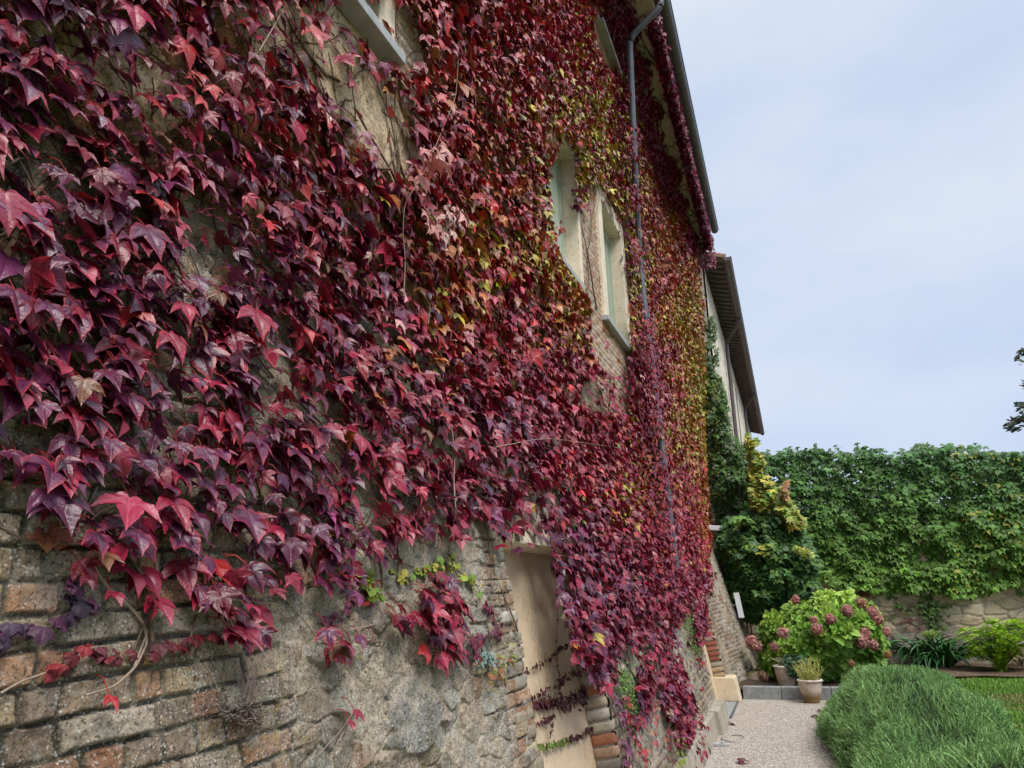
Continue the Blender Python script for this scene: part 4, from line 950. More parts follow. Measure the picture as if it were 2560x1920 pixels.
# leaves under the eave
n = 5200; y = rng.uniform(7.5, 17.6, n); x = rng.uniform(-1.06, -.86, n); z = 9.70-rng.random(n)*.20*(.4+fbm(y*3, x*3, 2, 99))
kq = rng.random(n) < sstep(.25, .5, fbm(y*2.5, x*4, 3, 100))+.35; kq &= ~((y > 8.95) & (y < 9.5)); P = np.stack([x, y, z], 1)[kq]; n = len(P)
T, N = frames(n, np.tile([1., -.2, -.25], (n, 1)), np.radians(rng.normal(25, 18, n)), .4, .5); s_ = .052*np.exp(rng.normal(0, .2, n))
c = np.where(rng.random((n, 1)) < .7, CLS['M'], CLS['C'])*np.exp(rng.normal(0, .3, (n, 1)))
L = Leaves(); L.add(T_LOW, P, T, N, s_, c, c*1.4, .5, .4, .25, .2)
n = 6500; y = rng.uniform(7.0, 17.6, n); u_ = rng.random(n); x = XU+.05+.42*u_; z = np.minimum(9.28+.46*u_, 9.66)-.05-rng.random(n)*.05; kq = u_ < .84+1.0*(fbm(y*1.7, y*0, 3, 98)-.5)+rng.normal(0, .06, n)
P = np.stack([x, y, z], 1)[kq]; n = len(P); T, N = frames(n, np.tile([1., 0, -.4], (n, 1)), np.radians(rng.normal(25, 15, n)), .4, .4)
c = np.where(rng.random((n, 1)) < .6, CLS['M'], CLS['C'])*np.exp(rng.normal(0, .3, (n, 1))); L.add(T_LOW, P, T, N, .056, c, c*1.4, .5, .4, .25, .2)
n = 420; P = np.stack([rng.uniform(-1.35, -.85, n), rng.uniform(17.5, 17.75, n), 9.75-rng.random(n)**1.5*.75], 1)
T, N = frames(n, np.tile([.7, -.7, 0], (n, 1)), np.radians(rng.normal(25, 18, n)), .4, .5)
c = np.where(rng.random((n, 1)) < .7, CLS['M'], CLS['C'])*np.exp(rng.normal(0, .3, (n, 1))); L.add(T_LOW, P, T, N, .055, c, c*1.4, .5, .4, .25, .2)
L.build('eave_foliage', M_red, ivy)
place(ivy); place(ivy2)

# ------------------------------------------------------------------ small creepers with round juvenile leaves
M_small = leaf_mat('young_leaf', .5, .35, .08)
def strand(name, label, cat, pts, n, jit, sz, cols, off=.02, group=None, plane=None, stem=True, th=(14, 10)):
    plane = plane or wall_hit
    base = plane(*pts[0], 0); t = thing(name, label, cat, base, group)
    L = Leaves(); spray(L, pts, n, jit, sz, cols, (off*.6, off*1.6), th, .85, T_HI, plane, .45); L.build('foliage', M_small, t)
    if stem:
        P = np.array([plane(x, y, off*.5) for x, y in pts]); mb = MB(); mb.tube(P, .002, 4, cap=False); mb.build('stem', M_stem, t, True)
    place(t); return t
PANEL = lambda x, y, o=0.: hB(x, y, o-.147)
def C7(*p): return [(1250+x/2.911, 1350+y/2.911) for x, y in p]
DK = [(.055, .013, .018), (.075, .015, .02), (.09, .02, .02), (.05, .012, .022)]
strand('creeper_strand', 'short dark creeper strand, uppermost of those crossing the doorway plaster', 'creeper strand', C7((180, 975), (215, 950), (250, 925), (290, 910), (340, 885), (380, 850), (420, 815), (460, 785), (490, 768)), 46, 3.0, .018, DK, group='creeper strands on the plaster panel', plane=PANEL)
strand('creeper_strand', 'thin vertical thread of tiny leaves down the doorway plaster', 'creeper strand', C7((412, 380), (415, 480), (420, 600), (414, 700), (418, 800), (418, 900), (432, 1000), (450, 1060)), 44, 2.0, .010, DK, group='creeper strands on the plaster panel', plane=PANEL)
strand('creeper_strand', 'thickest dark band of round creeper leaves across the doorway plaster', 'creeper strand', C7((235, 1200), (300, 1190), (360, 1200), (420, 1190), (480, 1190), (540, 1160), (600, 1150), (640, 1100), (700, 1060)), 260, 10.0, .022, DK, group='creeper strands on the plaster panel', plane=PANEL)
strand('creeper_strand', 'dark creeper strand rising from the thick band to the red jamb leaves', 'creeper strand', C7((225, 1165), (330, 1110), (420, 1070), (470, 1020), (530, 980), (580, 960), (620, 950)), 60, 4.5, .020, DK, group='creeper strands on the plaster panel', plane=PANEL)
strand('creeper_strand', 'slim dark strand just under the thick band on the doorway plaster', 'creeper strand', C7((225, 1390), (270, 1350), (320, 1325), (370, 1300), (405, 1280)), 34, 3.5, .018, DK, group='creeper strands on the plaster panel', plane=PANEL)
strand('creeper_strand', 'tiny thread of leaves hanging between the two lowest strands on the plaster', 'creeper strand', C7((392, 1320), (380, 1370), (372, 1410), (365, 1445)), 15, 1.6, .011, DK, group='creeper strands on the plaster panel', plane=PANEL)
tl = strand('creeper_strand', 'lowest strand on the doorway plaster, green at its tip and maroon beyond', 'creeper strand', C7((500, 1460), (540, 1450), (590, 1430), (640, 1400), (690, 1375), (740, 1310)), 52, 4.0, .021, DK, group='creeper strands on the plaster panel', plane=PANEL)
L = Leaves(); spray(L, C7((270, 1500), (330, 1495), (390, 1490), (440, 1475), (490, 1465)), 50, 4.0, .021, [(.10, .17, .02), (.13, .21, .025), (.08, .11, .02)], (.012, .03), (14, 10), .85, T_HI, PANEL, .45); o_ = L.build('green_tip', M_small, tl); o_.matrix_parent_inverse = Matrix.Translation(-tl.location)
VI = [(.06, .022, .045), (.075, .02, .05), (.05, .03, .055)]
strand('creeper_strand', 'row of dusky violet heart-shaped leaves on the bricks, leftmost in view', 'creeper strand', C3((0, 950), (40, 930), (130, 850), (200, 910), (270, 850), (340, 830), (400, 830), (440, 770), (520, 740), (480, 710), (430, 640), (440, 560)), 36, 8, .022, VI, .035, 'creeper strands on the near brickwork', None, True, (22, 12))
strand('creeper_strand', 'long maroon row of small toothed leaves with a red end on the near bricks', 'creeper strand', C3((290, 1110), (370, 1070), (430, 1010), (520, 980), (580, 1000), (630, 1010), (680, 1020), (760, 1010), (870, 1010), (960, 980), (1050, 980), (1110, 930), (1190, 920), (1250, 900), (1320, 870)), 58, 9, .018, [(.12, .016, .025), (.10, .02, .03), (.20, .015, .02)], .035, 'creeper strands on the near brickwork', None, True, (20, 12))
strand('creeper_strand', 'small purple toothed creeper row below the big leaves, above the doorway corner', 'creeper strand', C3((1160, 150), (1230, 160), (1300, 130), (1500, 120), (1650, 200), (1800, 240), (1900, 300), (1990, 330)), 70, 9, .014, [(.10, .03, .05), (.13, .03, .04), (.08, .03, .05)], .03, 'creeper strands on the near brickwork', None, True, (20, 12))
strand('creeper_strand', 'purple row of small leaves at the grey stone patch beside the red leaf cluster', 'creeper strand', C3((1860, 830), (1950, 790), (2010, 740), (2060, 700), (2130, 690)), 34, 8, .016, [(.10, .03, .06), (.13, .02, .05)], .03, 'creeper strands on the near brickwork', None, True, (20, 12))
def C6(*p): return [(900+x/2.304, 1200+y/2.304) for x, y in p]
strand('creeper_sprig', 'yellow-green young creeper sprig on the wall left of the plaster doorway', 'creeper sprig', C6((220, 550), (300, 570), (380, 520), (450, 500), (520, 510), (530, 440), (560, 560), (640, 560), (690, 640), (740, 660)), 62, 7, .024, [(.30, .36, .04), (.20, .32, .05), (.40, .36, .05), (.14, .26, .04)], .03)
strand('creeper_sprig', 'brown withered three-leaf sprig lying on the ochre bricks at far left', 'creeper sprig', C3((190, 330), (245, 350), (340, 315)), 5, 6, .036, [(.22, .07, .035), (.27, .10, .04)], .03)
strand('creeper_sprig', 'dark purple small-leaved sprig hanging beside the doorway brick jamb', 'creeper sprig', C6((700, 720), (760, 760), (790, 830), (800, 900), (690, 900), (650, 960), (680, 1010)), 70, 8, .024, [(.12, .03, .06), (.16, .02, .04)], .04)
def weed(label, pts, n, jit, sz, cols, name='wall_weed', off=(.02, .09)):
    t = thing(name, label, 'wall plant', wall_hit(*pts[0])); L = Leaves()
    spray(L, pts, n, jit, sz, cols, off, (30, 35), 1., T_LOW, None, 1.2); L.build('foliage', M_green0, t); place(t)
M_green0 = leaf_mat('weed_leaf', .6, .3, .15, False)
GR = [(.11, .20, .04), (.15, .26, .06), (.08, .15, .03), (.20, .26, .08)]
weed('mossy green cushion of tiny leaves right of the doorway brick jamb', C6((1500, 1100), (1540, 1170), (1580, 1250), (1570, 1340)), 700, 14, .016, GR)
weed('bright green trailing weed on the buttress below the faded leaves', C6((1850, 690), (1880, 800), (1920, 900), (1945, 1000)), 800, 11, .018, GR)
weed('thin green weed beside the pale dying shoots on the battered wall', C6((1690, 700), (1740, 820), (1760, 900), (1660, 990)), 300, 14, .016, GR+[(.30, .14, .10)])
weed('blue-grey succulent tuft on the stone wall left of the doorway', C6((690, 1040), (730, 1010), (760, 1060), (720, 1090)), 150, 9, .012, [(.20, .28, .24), (.26, .34, .30), (.15, .22, .19)], 'sedum_tuft', (.02, .05))
weed('green sprig with red edges among the dark leaves at the wall corner', C6((40, 560), (80, 600), (90, 680)), 40, 10, .024, [(.25, .30, .03), (.15, .22, .03), (.30, .03, .02)])
weed('ochre lichen-coloured creeper bits at the foot of the doorway jamb', C6((700, 1090), (800, 1120), (860, 1040), (900, 1010)), 60, 12, .018, [(.30, .20, .03), (.25, .10, .04), (.22, .26, .05)])
tw = thing('twig_tangle', 'tangle of dry grey twigs and rootlets clinging to the lowest bricks', 'twigs', wall_hit(610, 1790))
mb = MB()
for k in range(130):
    x, y = 610+random.gauss(0, 34), 1785+random.gauss(0, 17); a = random.uniform(0, 6.28); P = []
    for j in range(6): P.append(wall_hit(x, y, .035+.02*math.sin(j+k))); x += math.cos(a)*9; y += math.sin(a)*6; a += random.gauss(0, .6)
    mb.tube(P, .0011, 3, cap=False)
for k in range(20):
    x, y = 622+random.gauss(0, 12), 1760; P = []
    for j in range(8): P.append(wall_hit(x, y, .03)); x += random.gauss(0, 4); y -= 10
    mb.tube(P, .001, 3, cap=False)
mb.build('twig', noisy_mat('grey_twig', (.16, .12, .10), (.24, .19, .17), 30), tw); place(tw)

# ================================================================== GARDEN PLANTS
def poly_scatter(polys, n, Y0, bulge=.0, lump=.0, lscale=70., depth=.1, seed=0, back=0.):
    """points filling an outline standing at distance Y0, domed toward the viewer"""
    out_ = []; ed = []
    for poly in polys:
        A = np.array(poly); lo, hi = A.min(0), A.max(0); got = np.zeros((0, 2)); need = int(n/len(polys))
        while len(got) < need:
            q = rng.uniform(lo, hi, (need*2, 2)); q = q[inpoly(q[:, 0], q[:, 1], poly)]; got = np.vstack([got, q])
        got = got[:need]
        B = np.roll(A, -1, 0); d = np.full(len(got), 1e9)
        for a, b_ in zip(A, B):
            ab = b_-a; t = np.clip(((got-a)@ab)/(ab@ab+1e-9), 0, 1); d = np.minimum(d, np.linalg.norm(got-a-t[:, None]*ab, axis=1))
        out_.append(got); ed.append(d)
    q = np.vstack(out_); d = np.concatenate(ed); dn = np.clip(d/(d.max()+1e-9), 0, 1)**.5
    sg = np.where(rng.random(len(q)) < back, 1., -1.)
    Y = Y0+sg*bulge*dn-lump*(fbm(q[:, 0]/lscale, q[:, 1]/lscale, 3, 200+seed)-.5)*2+rng.uniform(-1, 1, len(q))*depth
    r = (R @ np.stack([q[:, 0]-1280, q[:, 1]-960, np.full(len(q), F)])).T
    return EYE+r*(Y/r[:, 1])[:, None], q, dn
M_leaf = leaf_mat('green_leaf', .46, .32, .16, True, .05)
M_leaf2 = leaf_mat('soft_leaf', .55, .35, .2, False)
M_bark = noisy_mat('bark', (.10, .08, .06), (.20, .16, .12), 20, .9, .2, .6, .01)
def cols(n, pal, s=.2): pal = np.array(pal, float); return pal[rng.integers(len(pal), size=n)]*np.exp(rng.normal(0, s, (n, 1)))

# green creeper over the garden wall
gi = thing('green_creeper', 'dense green creeper curtain hanging over the garden wall and its fence', 'climbing plant', (3, GY-.1, 3))
GPOLY = [(1800, 1165), (1890, 1152), (1950, 1132), (2000, 1128), (2040, 1122), (2080, 1130), (2110, 1136), (2150, 1124), (2200, 1132), (2235, 1143), (2270, 1134), (2300, 1128), (2345, 1124), (2400, 1121), (2440, 1128), (2490, 1134), (2560, 1130), (2700, 1140), (2900, 1150), (2900, 1450), (2700, 1450),
         (2560, 1462), (2516, 1467), (2480, 1482), (2439, 1497), (2384, 1494), (2330, 1480), (2283, 1481), (2205, 1488), (2160, 1472), (2128, 1474), (2060, 1456), (1990, 1430), (1900, 1480), (1800, 1480)]
P, q, dn = poly_scatter([GPOLY], 15500, GY-.18, .0, .30, 48, .09, 1)
z = P[:, 2]
gap = .32*sstep(.54, .66, fbm(q[:, 0]/26, q[:, 1]/20, 3, 210))*sstep(1270, 1235, q[:, 1])*sstep(1160, 1185, q[:, 1])*(q[:, 0] > 1900)*(q[:, 0] < 2300)
gap = np.maximum(gap, .8*np.exp(-(((q[:, 0]-2285)/18)**2+((q[:, 1]-1345)/30)**2))); gap = np.maximum(gap, .85*np.exp(-(((q[:, 0]-2345)/40)**2+((q[:, 1]-1252)/12)**2)))
gap = np.maximum(gap, .8*np.exp(-(((q[:, 0]-2505)/18)**2+((q[:, 1]-1430)/26)**2))); gap = np.maximum(gap, .6*np.exp(-(((q[:, 0]-2040)/40)**2+((q[:, 1]-1438)/14)**2)))
kq = rng.random(len(P)) > gap; P, q = P[kq], q[kq]
P2, q2, dn = poly_scatter([[(1880, 1165), (1960, 1142), (2050, 1134), (2140, 1138), (2235, 1152), (2350, 1136), (2450, 1138), (2600, 1140), (2800, 1150), (2800, 1300), (1880, 1300)]], 2600, GY+.34, 0, .15, 50, .14, 2)
q3 = np.stack([rng.uniform(1900, 2640, 150), np.zeros(150)], 1); q3[:, 1] = np.interp(q3[:, 0], [x_ for x_, _ in GPOLY[:24]], [y_ for _, y_ in GPOLY[:24]])+rng.normal(-3, 6, 150); P3 = np.array([hY(a_, b_, GY+rng.uniform(-.1, .2)) for a_, b_ in q3])
P = np.vstack([P, P2, P3]); q = np.vstack([q, q2, q3]); n = len(P)
T, N = frames(n, np.tile([0, -1., 0], (n, 1)), np.radians(rng.normal(42, 14, n)), .35, .35)
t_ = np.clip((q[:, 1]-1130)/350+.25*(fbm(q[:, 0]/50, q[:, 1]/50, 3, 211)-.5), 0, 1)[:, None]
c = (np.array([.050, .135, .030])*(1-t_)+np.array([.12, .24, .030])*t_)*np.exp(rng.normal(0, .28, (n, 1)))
rt = (q[:, 0] > 2380) & (rng.random(n) < .06); c[rt] = np.array([.28, .28, .03])
s_ = .084*np.exp(rng.normal(0, .2, n))
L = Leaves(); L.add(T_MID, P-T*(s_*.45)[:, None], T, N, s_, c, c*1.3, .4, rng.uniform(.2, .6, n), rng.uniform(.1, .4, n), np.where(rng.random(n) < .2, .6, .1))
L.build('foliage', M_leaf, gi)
P, q, dn = poly_scatter([[(2265, 1330), (2290, 1300), (2310, 1350), (2290, 1370)]], 50, GY-.1, 0, 0, 50, .05); n = len(P)
T, N = frames(n, np.tile([0, -1., 0], (n, 1)), np.radians(rng.normal(40, 20, n)), .5, .5); L = Leaves(); L.add(T_MID, P, T, N, .07, cols(n, [(.42, .20, .16), (.36, .26, .16), (.40, .14, .10)])); L.build('withered_foliage', M_leaf2, gi)
mb = MB()
for k in range(40):
    x = random.uniform(-.5, 6.5); zz = random.uniform(.5, 1.7); Pp = []; a = random.choice((0, math.pi))+random.gauss(0, .45)
    for j in range(random.randint(8, 30)):
        Pp.append((x, GY-.045, zz)); x += math.cos(a)*.07; zz += math.sin(a)*.05; a += random.gauss(0, .3)
        if zz < .15: break
    if len(Pp) > 2: mb.tube(Pp, .004, 3, cap=False)
mb.build('stem', M_stem, gi); place(gi)
GW = lambda x, y, o=0.: hY(x, y, GY-.03-o)
def gw_sprig(label, pts, n, jit, sz, pal):
    t = thing('creeper_sprig', label, 'creeper sprig', GW(*pts[0])); s0 = np.array(pts, float); u_ = np.sort(rng.random(n))*(len(s0)-1); i = np.minimum(u_.astype(int), len(s0)-2); f_ = (u_-i)[:, None]
    p2 = s0[i]*(1-f_)+s0[i+1]*f_+rng.normal(0, 1, (n, 2))*jit; P = np.array([GW(a, b_, random.uniform(.02, .12)) for a, b_ in p2])
    T, N = frames(n, np.tile([0, -1., 0], (n, 1)), np.radians(rng.normal(40, 16, n)), .4, .4); L = Leaves(); s_ = sz*np.exp(rng.normal(0, .2, n)); L.add(T_MID, P-T*(s_*.4)[:, None], T, N, s_, cols(n, pal), None, 0, .4, .25, .3); L.build('foliage', M_leaf, t)
    mb = MB(); mb.tube([GW(a, b_, .01) for a, b_ in pts], .006, 4, cap=False); mb.build('stem', M_stem, t); place(t)
def C8(*p): return [(1760+x/2.765, 1400+y/2.765) for x, y in p]
gw_sprig('dark green creeper shoot hanging down the pale wall above the strap-leaved clump', C8((1560, 270), (1540, 320), (1570, 360), (1600, 400), (1640, 460)), 130, 11, .055, [(.05, .11, .03), (.07, .14, .03), (.12, .20, .03)])
gw_sprig('slender green creeper shoot slanting left on the pale garden wall', C8((1290, 240), (1330, 290), (1390, 350), (1450, 350), (1520, 330)), 50, 6, .045, [(.08, .16, .03), (.06, .12, .03)])
gw_sprig('creeper shoot reaching right along the pale garden wall', C8((1600, 330), (1660, 315), (1720, 310)), 22, 5, .042, [(.10, .18, .03), (.14, .22, .04)])
gw_sprig('reddish creeper bit at the top of the pale wall by the hydrangea', C8((1060, 240), (1110, 235), (1160, 250)), 24, 6, .05, [(.24, .15, .04), (.25, .10, .05), (.16, .20, .04)])
gw_sprig('thin red withered creeper on the grey lower garden wall', C8((1340, 450), (1400, 430), (1460, 450), (1500, 480), (1380, 400)), 30, 9, .035, [(.22, .06, .05), (.16, .05, .04)])

# green ivy on the corner beyond the autumn creeper
ci = thing('green_ivy', 'mixed dark and grey-green ivy at the corner between the red creeper and the yellowing maple', 'climbing plant', (-1.1, 17.9, 0))
UPI = [(1750, 780), (1786, 790), (1793, 830), (1795, 880), (1796, 930), (1790, 960), (1752, 920), (1750, 850)]
MIDI = [(1748, 920), (1800, 945), (1815, 985), (1822, 1030), (1830, 1085), (1850, 1105), (1880, 1125), (1915, 1130), (1920, 1250), (1900, 1340), (1830, 1345), (1800, 1320), (1775, 1250), (1765, 1150), (1752, 1040), (1748, 980)]
L = Leaves()
P, q, dn = poly_scatter([UPI], 900, 17.75, .12, .25, 18, .14, 3); kq = rng.random(len(P)) < sstep(.42, .56, fbm(q[:, 0]/14, q[:, 1]/20, 3, 221)); P, q = P[kq], q[kq]; n = len(P)
T, N = frames(n, np.tile([.5, -.8, 0], (n, 1)), np.radians(rng.normal(30, 18, n)), .4, .4); L.add(T_LOW, P, T, N, .055, cols(n, [(.06, .12, .03), (.11, .17, .06), (.15, .20, .09)], .25))
P, q, dn = poly_scatter([MIDI], 6800, 17.75, .35, .35, 40, .16, 4); n = len(P)
T, N = frames(n, np.tile([.3, -.9, .1], (n, 1)), np.radians(rng.normal(38, 20, n)), .5, .5)
gg = fbm(q[:, 0]/28, q[:, 1]/40, 3, 220)[:, None]; br_ = sstep(.45, .62, gg)
c = (np.array([.070, .15, .030])*(1-br_)+np.array([.15, .21, .10])*br_)*np.exp(rng.normal(0, .3, (n, 1)))
yl = (q[:, 0] < 1800) & (rng.random(n) < .35); c[yl] = cols(yl.sum(), [(.22, .22, .03), (.12, .18, .03)])
L.add(T_LOW, P, T, N, .056*np.exp(rng.normal(0, .2, n)), c, None, 0, .4, .25, .3); L.build('foliage', M_leaf2, ci)
mb = MB()
for k in range(2): mb.tube(smooth_path([(-1.0+.08*k, 18.0, 0), (-1.05+.06*k, 18.0, 2), (-1.15+.05*k, 18.02, 4.2)]), .02, 6)
mb.build('stem', M_stem, ci); place(ci)

# maple with yellow upper shoots
mp_ = thing('maple_tree', 'bushy young maple, dark green below with yellow and lime upper shoots', 'tree', (-.2, 16.7, .1))
def C72(*p): return [(1700+x/2.572, 1000+y/2.572) for x, y in p]
DARK = C72((300, 760), (380, 740), (460, 700), (560, 740), (640, 700), (720, 780), (800, 830), (830, 900), (870, 1000), (890, 1080), (860, 1130), (900, 1200), (860, 1290), (760, 1330), (620, 1400), (500, 1440), (420, 1420), (340, 1330), (310, 1180), (270, 1020), (245, 900), (260, 830))
YEL = [C72((420, 205), (450, 215), (460, 240), (500, 265), (500, 290), (470, 300), (475, 325), (525, 350), (535, 430), (520, 470), (575, 500), (620, 570), (615, 650), (570, 690), (555, 730), (500, 745), (460, 700), (450, 620), (430, 540), (440, 430), (430, 340), (425, 280)),
       C72((640, 660), (690, 645), (740, 680), (760, 740), (800, 760), (795, 820), (750, 830), (700, 800), (650, 760), (620, 700))]
YS = [C72((655, 530), (690, 525), (690, 600), (715, 640), (680, 655), (640, 610)), C72((515, 935), (590, 930), (590, 985), (560, 1015), (520, 990), (485, 1005)), C72((740, 950), (790, 945), (860, 990), (830, 1020), (770, 1000))]
def tree_leaves(polys, n, Y0, bulge, pal, sz, seed, s=.25, lump=.4, back=.2):
    P, q, dn = poly_scatter(polys, n, Y0, bulge, lump, 45, .18, seed, back); n = len(P)
    T, N = frames(n, np.tile([.1, -1., .25], (n, 1)), np.radians(rng.normal(48, 18, n)), .6, .5); s_ = sz*np.exp(rng.normal(0, .25, n))
    L.add(T_MAPLE, P-T*(s_*.4)[:, None], T, N, s_, cols(n, pal, s), None, 0, rng.uniform(.1, .5, n), rng.uniform(.0, .4, n)); return P
L = Leaves(); tree_leaves([DARK], 5600, 16.7, .9, [(.045, .115, .040), (.06, .145, .044), (.085, .18, .044), (.12, .22, .045)], .095, 6); L.build('crown', M_leaf, mp_)
L = Leaves(); tree_leaves([YEL[0]], 620, 16.5, .25, [(.40, .38, .06), (.32, .38, .06), (.20, .31, .06), (.46, .40, .08), (.14, .25, .05)], .085, 7, lump=.25); tree_leaves([YEL[1]], 260, 16.3, .25, [(.46, .40, .07), (.38, .38, .07), (.26, .34, .06), (.16, .27, .05)], .085, 8)
tree_leaves(YS[1:], 110, 15.75, .12, [(.36, .36, .06), (.26, .32, .05), (.18, .27, .05)], .075, 9, lump=.1); tree_leaves([YS[0]], 70, 16.3, .15, [(.40, .24, .10), (.36, .32, .06), (.46, .20, .12)], .075, 10, lump=.1)
tree_leaves([C72((330, 760), (430, 745), (450, 790), (350, 800))], 60, 16.0, .1, [(.12, .25, .05), (.16, .30, .06)], .09, 11, lump=.1)
o_ = L.build('yellow_shoot', M_leaf, mp_); o_['label'] = 'yellow and lime upper leaves'
mb = MB(); b0 = np.array([-.25, 16.9, .05])
for (x, y), r in ((C72((450, 240))[0], .03), (C72((670, 560))[0], .025), (C72((730, 700))[0], .022), (C72((830, 980))[0], .022), (C72((360, 800))[0], .022), (C72((560, 940))[0], .022)):
    e_ = hY(x, y, 16.6); mid = b0*.5+e_*.5+np.array([.1, .1, .1]); mb.tube(smooth_path([b0, mid, e_], 6), np.linspace(r*1.4, r*.4, 8), 7)
mb.build('trunk', M_bark, mp_, True); place(mp_)

# hydrangea
hy = thing('hydrangea_bush', 'big lime-leaved hydrangea bush with dusky pink mophead flowers', 'bush', (.3, 14.6, .1))
HP = C8((440, 375), (410, 440), (400, 490), (420, 540), (385, 560), (405, 640), (390, 700), (460, 790), (560, 800), (620, 820), (700, 830), (830, 860), (900, 830), (990, 740), (1100, 690), (1240, 680), (1260, 560), (1230, 430), (1180, 330), (1110, 285), (1040, 270), (1000, 220), (950, 212), (920, 260), (880, 215), (790, 220), (770, 290), (690, 285), (590, 310), (640, 345), (565, 350), (540, 410), (490, 365))
P, q, dn = poly_scatter([HP], 560, 14.9, .95, .22, 60, .07, 12, .12); n = len(P); C0 = np.array([P[:, 0].mean(), 15.1, .75])
out_n = unit(unit(P-C0)+np.array([0, -.25, .55])+.35*rvec(n))
g1 = unit(np.cross(out_n, rvec(n))); g2 = np.cross(out_n, g1); L = Leaves()
lime = sstep(.48, .66, fbm(q[:, 0]/35, q[:, 1]/30, 3, 230))*(.35+.65*sstep(1600, 1500, q[:, 1]))+(rng.random(n) < .06)
PALE = [(x_, y_) for x_, y_ in C8((830, 260), (660, 310), (960, 240), (470, 390), (540, 620), (560, 410))]
pale = np.zeros(n)
for x_, y_ in PALE: pale = np.maximum(pale, np.exp(-(((q[:, 0]-x_)/22)**2+((q[:, 1]-y_)/18)**2)))
for k in range(4):
    for sg in (1, -1):
        d_ = (g1 if k % 2 == 0 else g2)*sg; el_ = [.15, .5, .95, 1.3][k]; s_ = np.array([.175, .165, .125, .08])[k]*np.exp(rng.normal(0, .2, n).clip(-.4, .25))
        T = unit(d_*math.cos(el_)+out_n*math.sin(el_)+np.array([0, 0, -.25 if k < 2 else 0])+.15*rvec(n)); N = unit(out_n*math.cos(el_)-d_*math.sin(el_)+.15*rvec(n))
        lm = np.clip(lime*.6+pale*.9+.10*k+rng.normal(0, .10, n), 0, 1)[:, None]
        c = np.array([.085, .235, .020])*(1-lm)+np.array([.38, .54, .09])*lm; c = c*np.exp(rng.normal(0, .16, (n, 1)))
        L.add(T_OV, P-out_n*(.05*(3-k)*.6), T, N, s_, c, c*1.25+.02, .5, .45, .22, 0, 1.15, .03)
L.build('foliage', M_leaf2, hy)
mb = MB()
for k in range(40):
    i = rng.integers(n); b0 = np.array([.3+random.uniform(-.5, .5), 14.9+random.uniform(-.2, .2), .05]); mb.tube([b0, b0*.5+P[i]*.5+[0, 0, .08], P[i]-out_n[i]*.03], .008, 5, cap=False)
mb.build('stem', noisy_mat('green_stem', (.12, .15, .05), (.22, .20, .10), 20), hy, True)
M_petal = attr_mat('petal', .7, .2, 90, .12, .1, .002)
def flower(cx, cy, rpx, pal, Y, parent, name='flower_head', k=110):
    c0 = hY(cx, cy, Y); r = rpx*Y/F; m = MB(); d = rvec(k); d[:, 1] -= .15; d = unit(d); col = cols(k, pal, .2)
    for i in range(k):
        nn = d[i]; a = unit(np.cross(nn, rvec(1)[0])); b_ = np.cross(nn, a); p = c0+nn*r*random.uniform(.86, 1.08); w_ = r*.26
        v = [p]; f = []
        for j in range(4):
            th_ = j*math.pi/2; e1 = a*math.cos(th_)+b_*math.sin(th_); e2 = a*math.cos(th_+1.57)+b_*math.sin(th_+1.57)
            v += [p+(e1*.75+e2*.25)*w_*.7, p+(e1+e2)*.62*w_+nn*w_*.15, p+(e1*.25+e2*.75)*w_*.7]; f += [(0, 1+j*3, 2+j*3, 3+j*3)]
        m.add(v, None, f, col[i]*np.array([1, 1, 1]))
    V0, F0 = RB; v = V0*1.; L0 = np.linalg.norm(v, axis=1)[:, None]; m.add(c0+v/L0*r*.8, None, F0, np.array(pal[0])*.45)
    return m.build(name, M_petal, parent)
PK = [(.46, .17, .15), (.54, .26, .22), (.40, .14, .125), (.58, .36, .31), (.50, .22, .19)]
BR = [(.36, .13, .09), (.42, .20, .14), (.30, .09, .07), (.45, .26, .18)]
for x, y, r, Y, pal in ((632, 276, 10.5, 14.5, PK[:3]), (1080, 308, 16, 14.6, BR), (990, 352, 14, 14.1, PK), (875, 410, 12.5, 13.95, PK), (757, 415, 9.5, 13.9, PK[:3]), (780, 475, 13.5, 13.85, PK+[(.6, .38, .36)]), (1165, 365, 15, 14.5, PK), (1195, 415, 14, 14.45, PK[:3]), (545, 503, 13.5, 13.95, PK+[(.6, .38, .36)]), (487, 600, 10.5, 14.0, PK),
                        (1110, 505, 12, 14.1, PK[:3]), (1092, 560, 15, 14.0, PK+[(.55, .34, .30)]), (1168, 588, 12.5, 14.1, PK), (1255, 500, 13, 14.6, PK), (330, 570, 16, 14.7, PK[:3]), (368, 598, 13, 14.6, PK), (1020, 715, 7, 13.7, BR), (1268, 655, 9, 14.3, [(.42, .24, .10), (.36, .18, .08)])):
    px_, py_ = C8((x, y))[0]; flower(px_, py_, r, pal, Y, hy)
flower(*C8((410, 805))[0], 11.5, [(.20, .10, .075), (.28, .15, .10), (.15, .075, .055)], 13.75, hy, 'dried_flower_head')
place(hy)

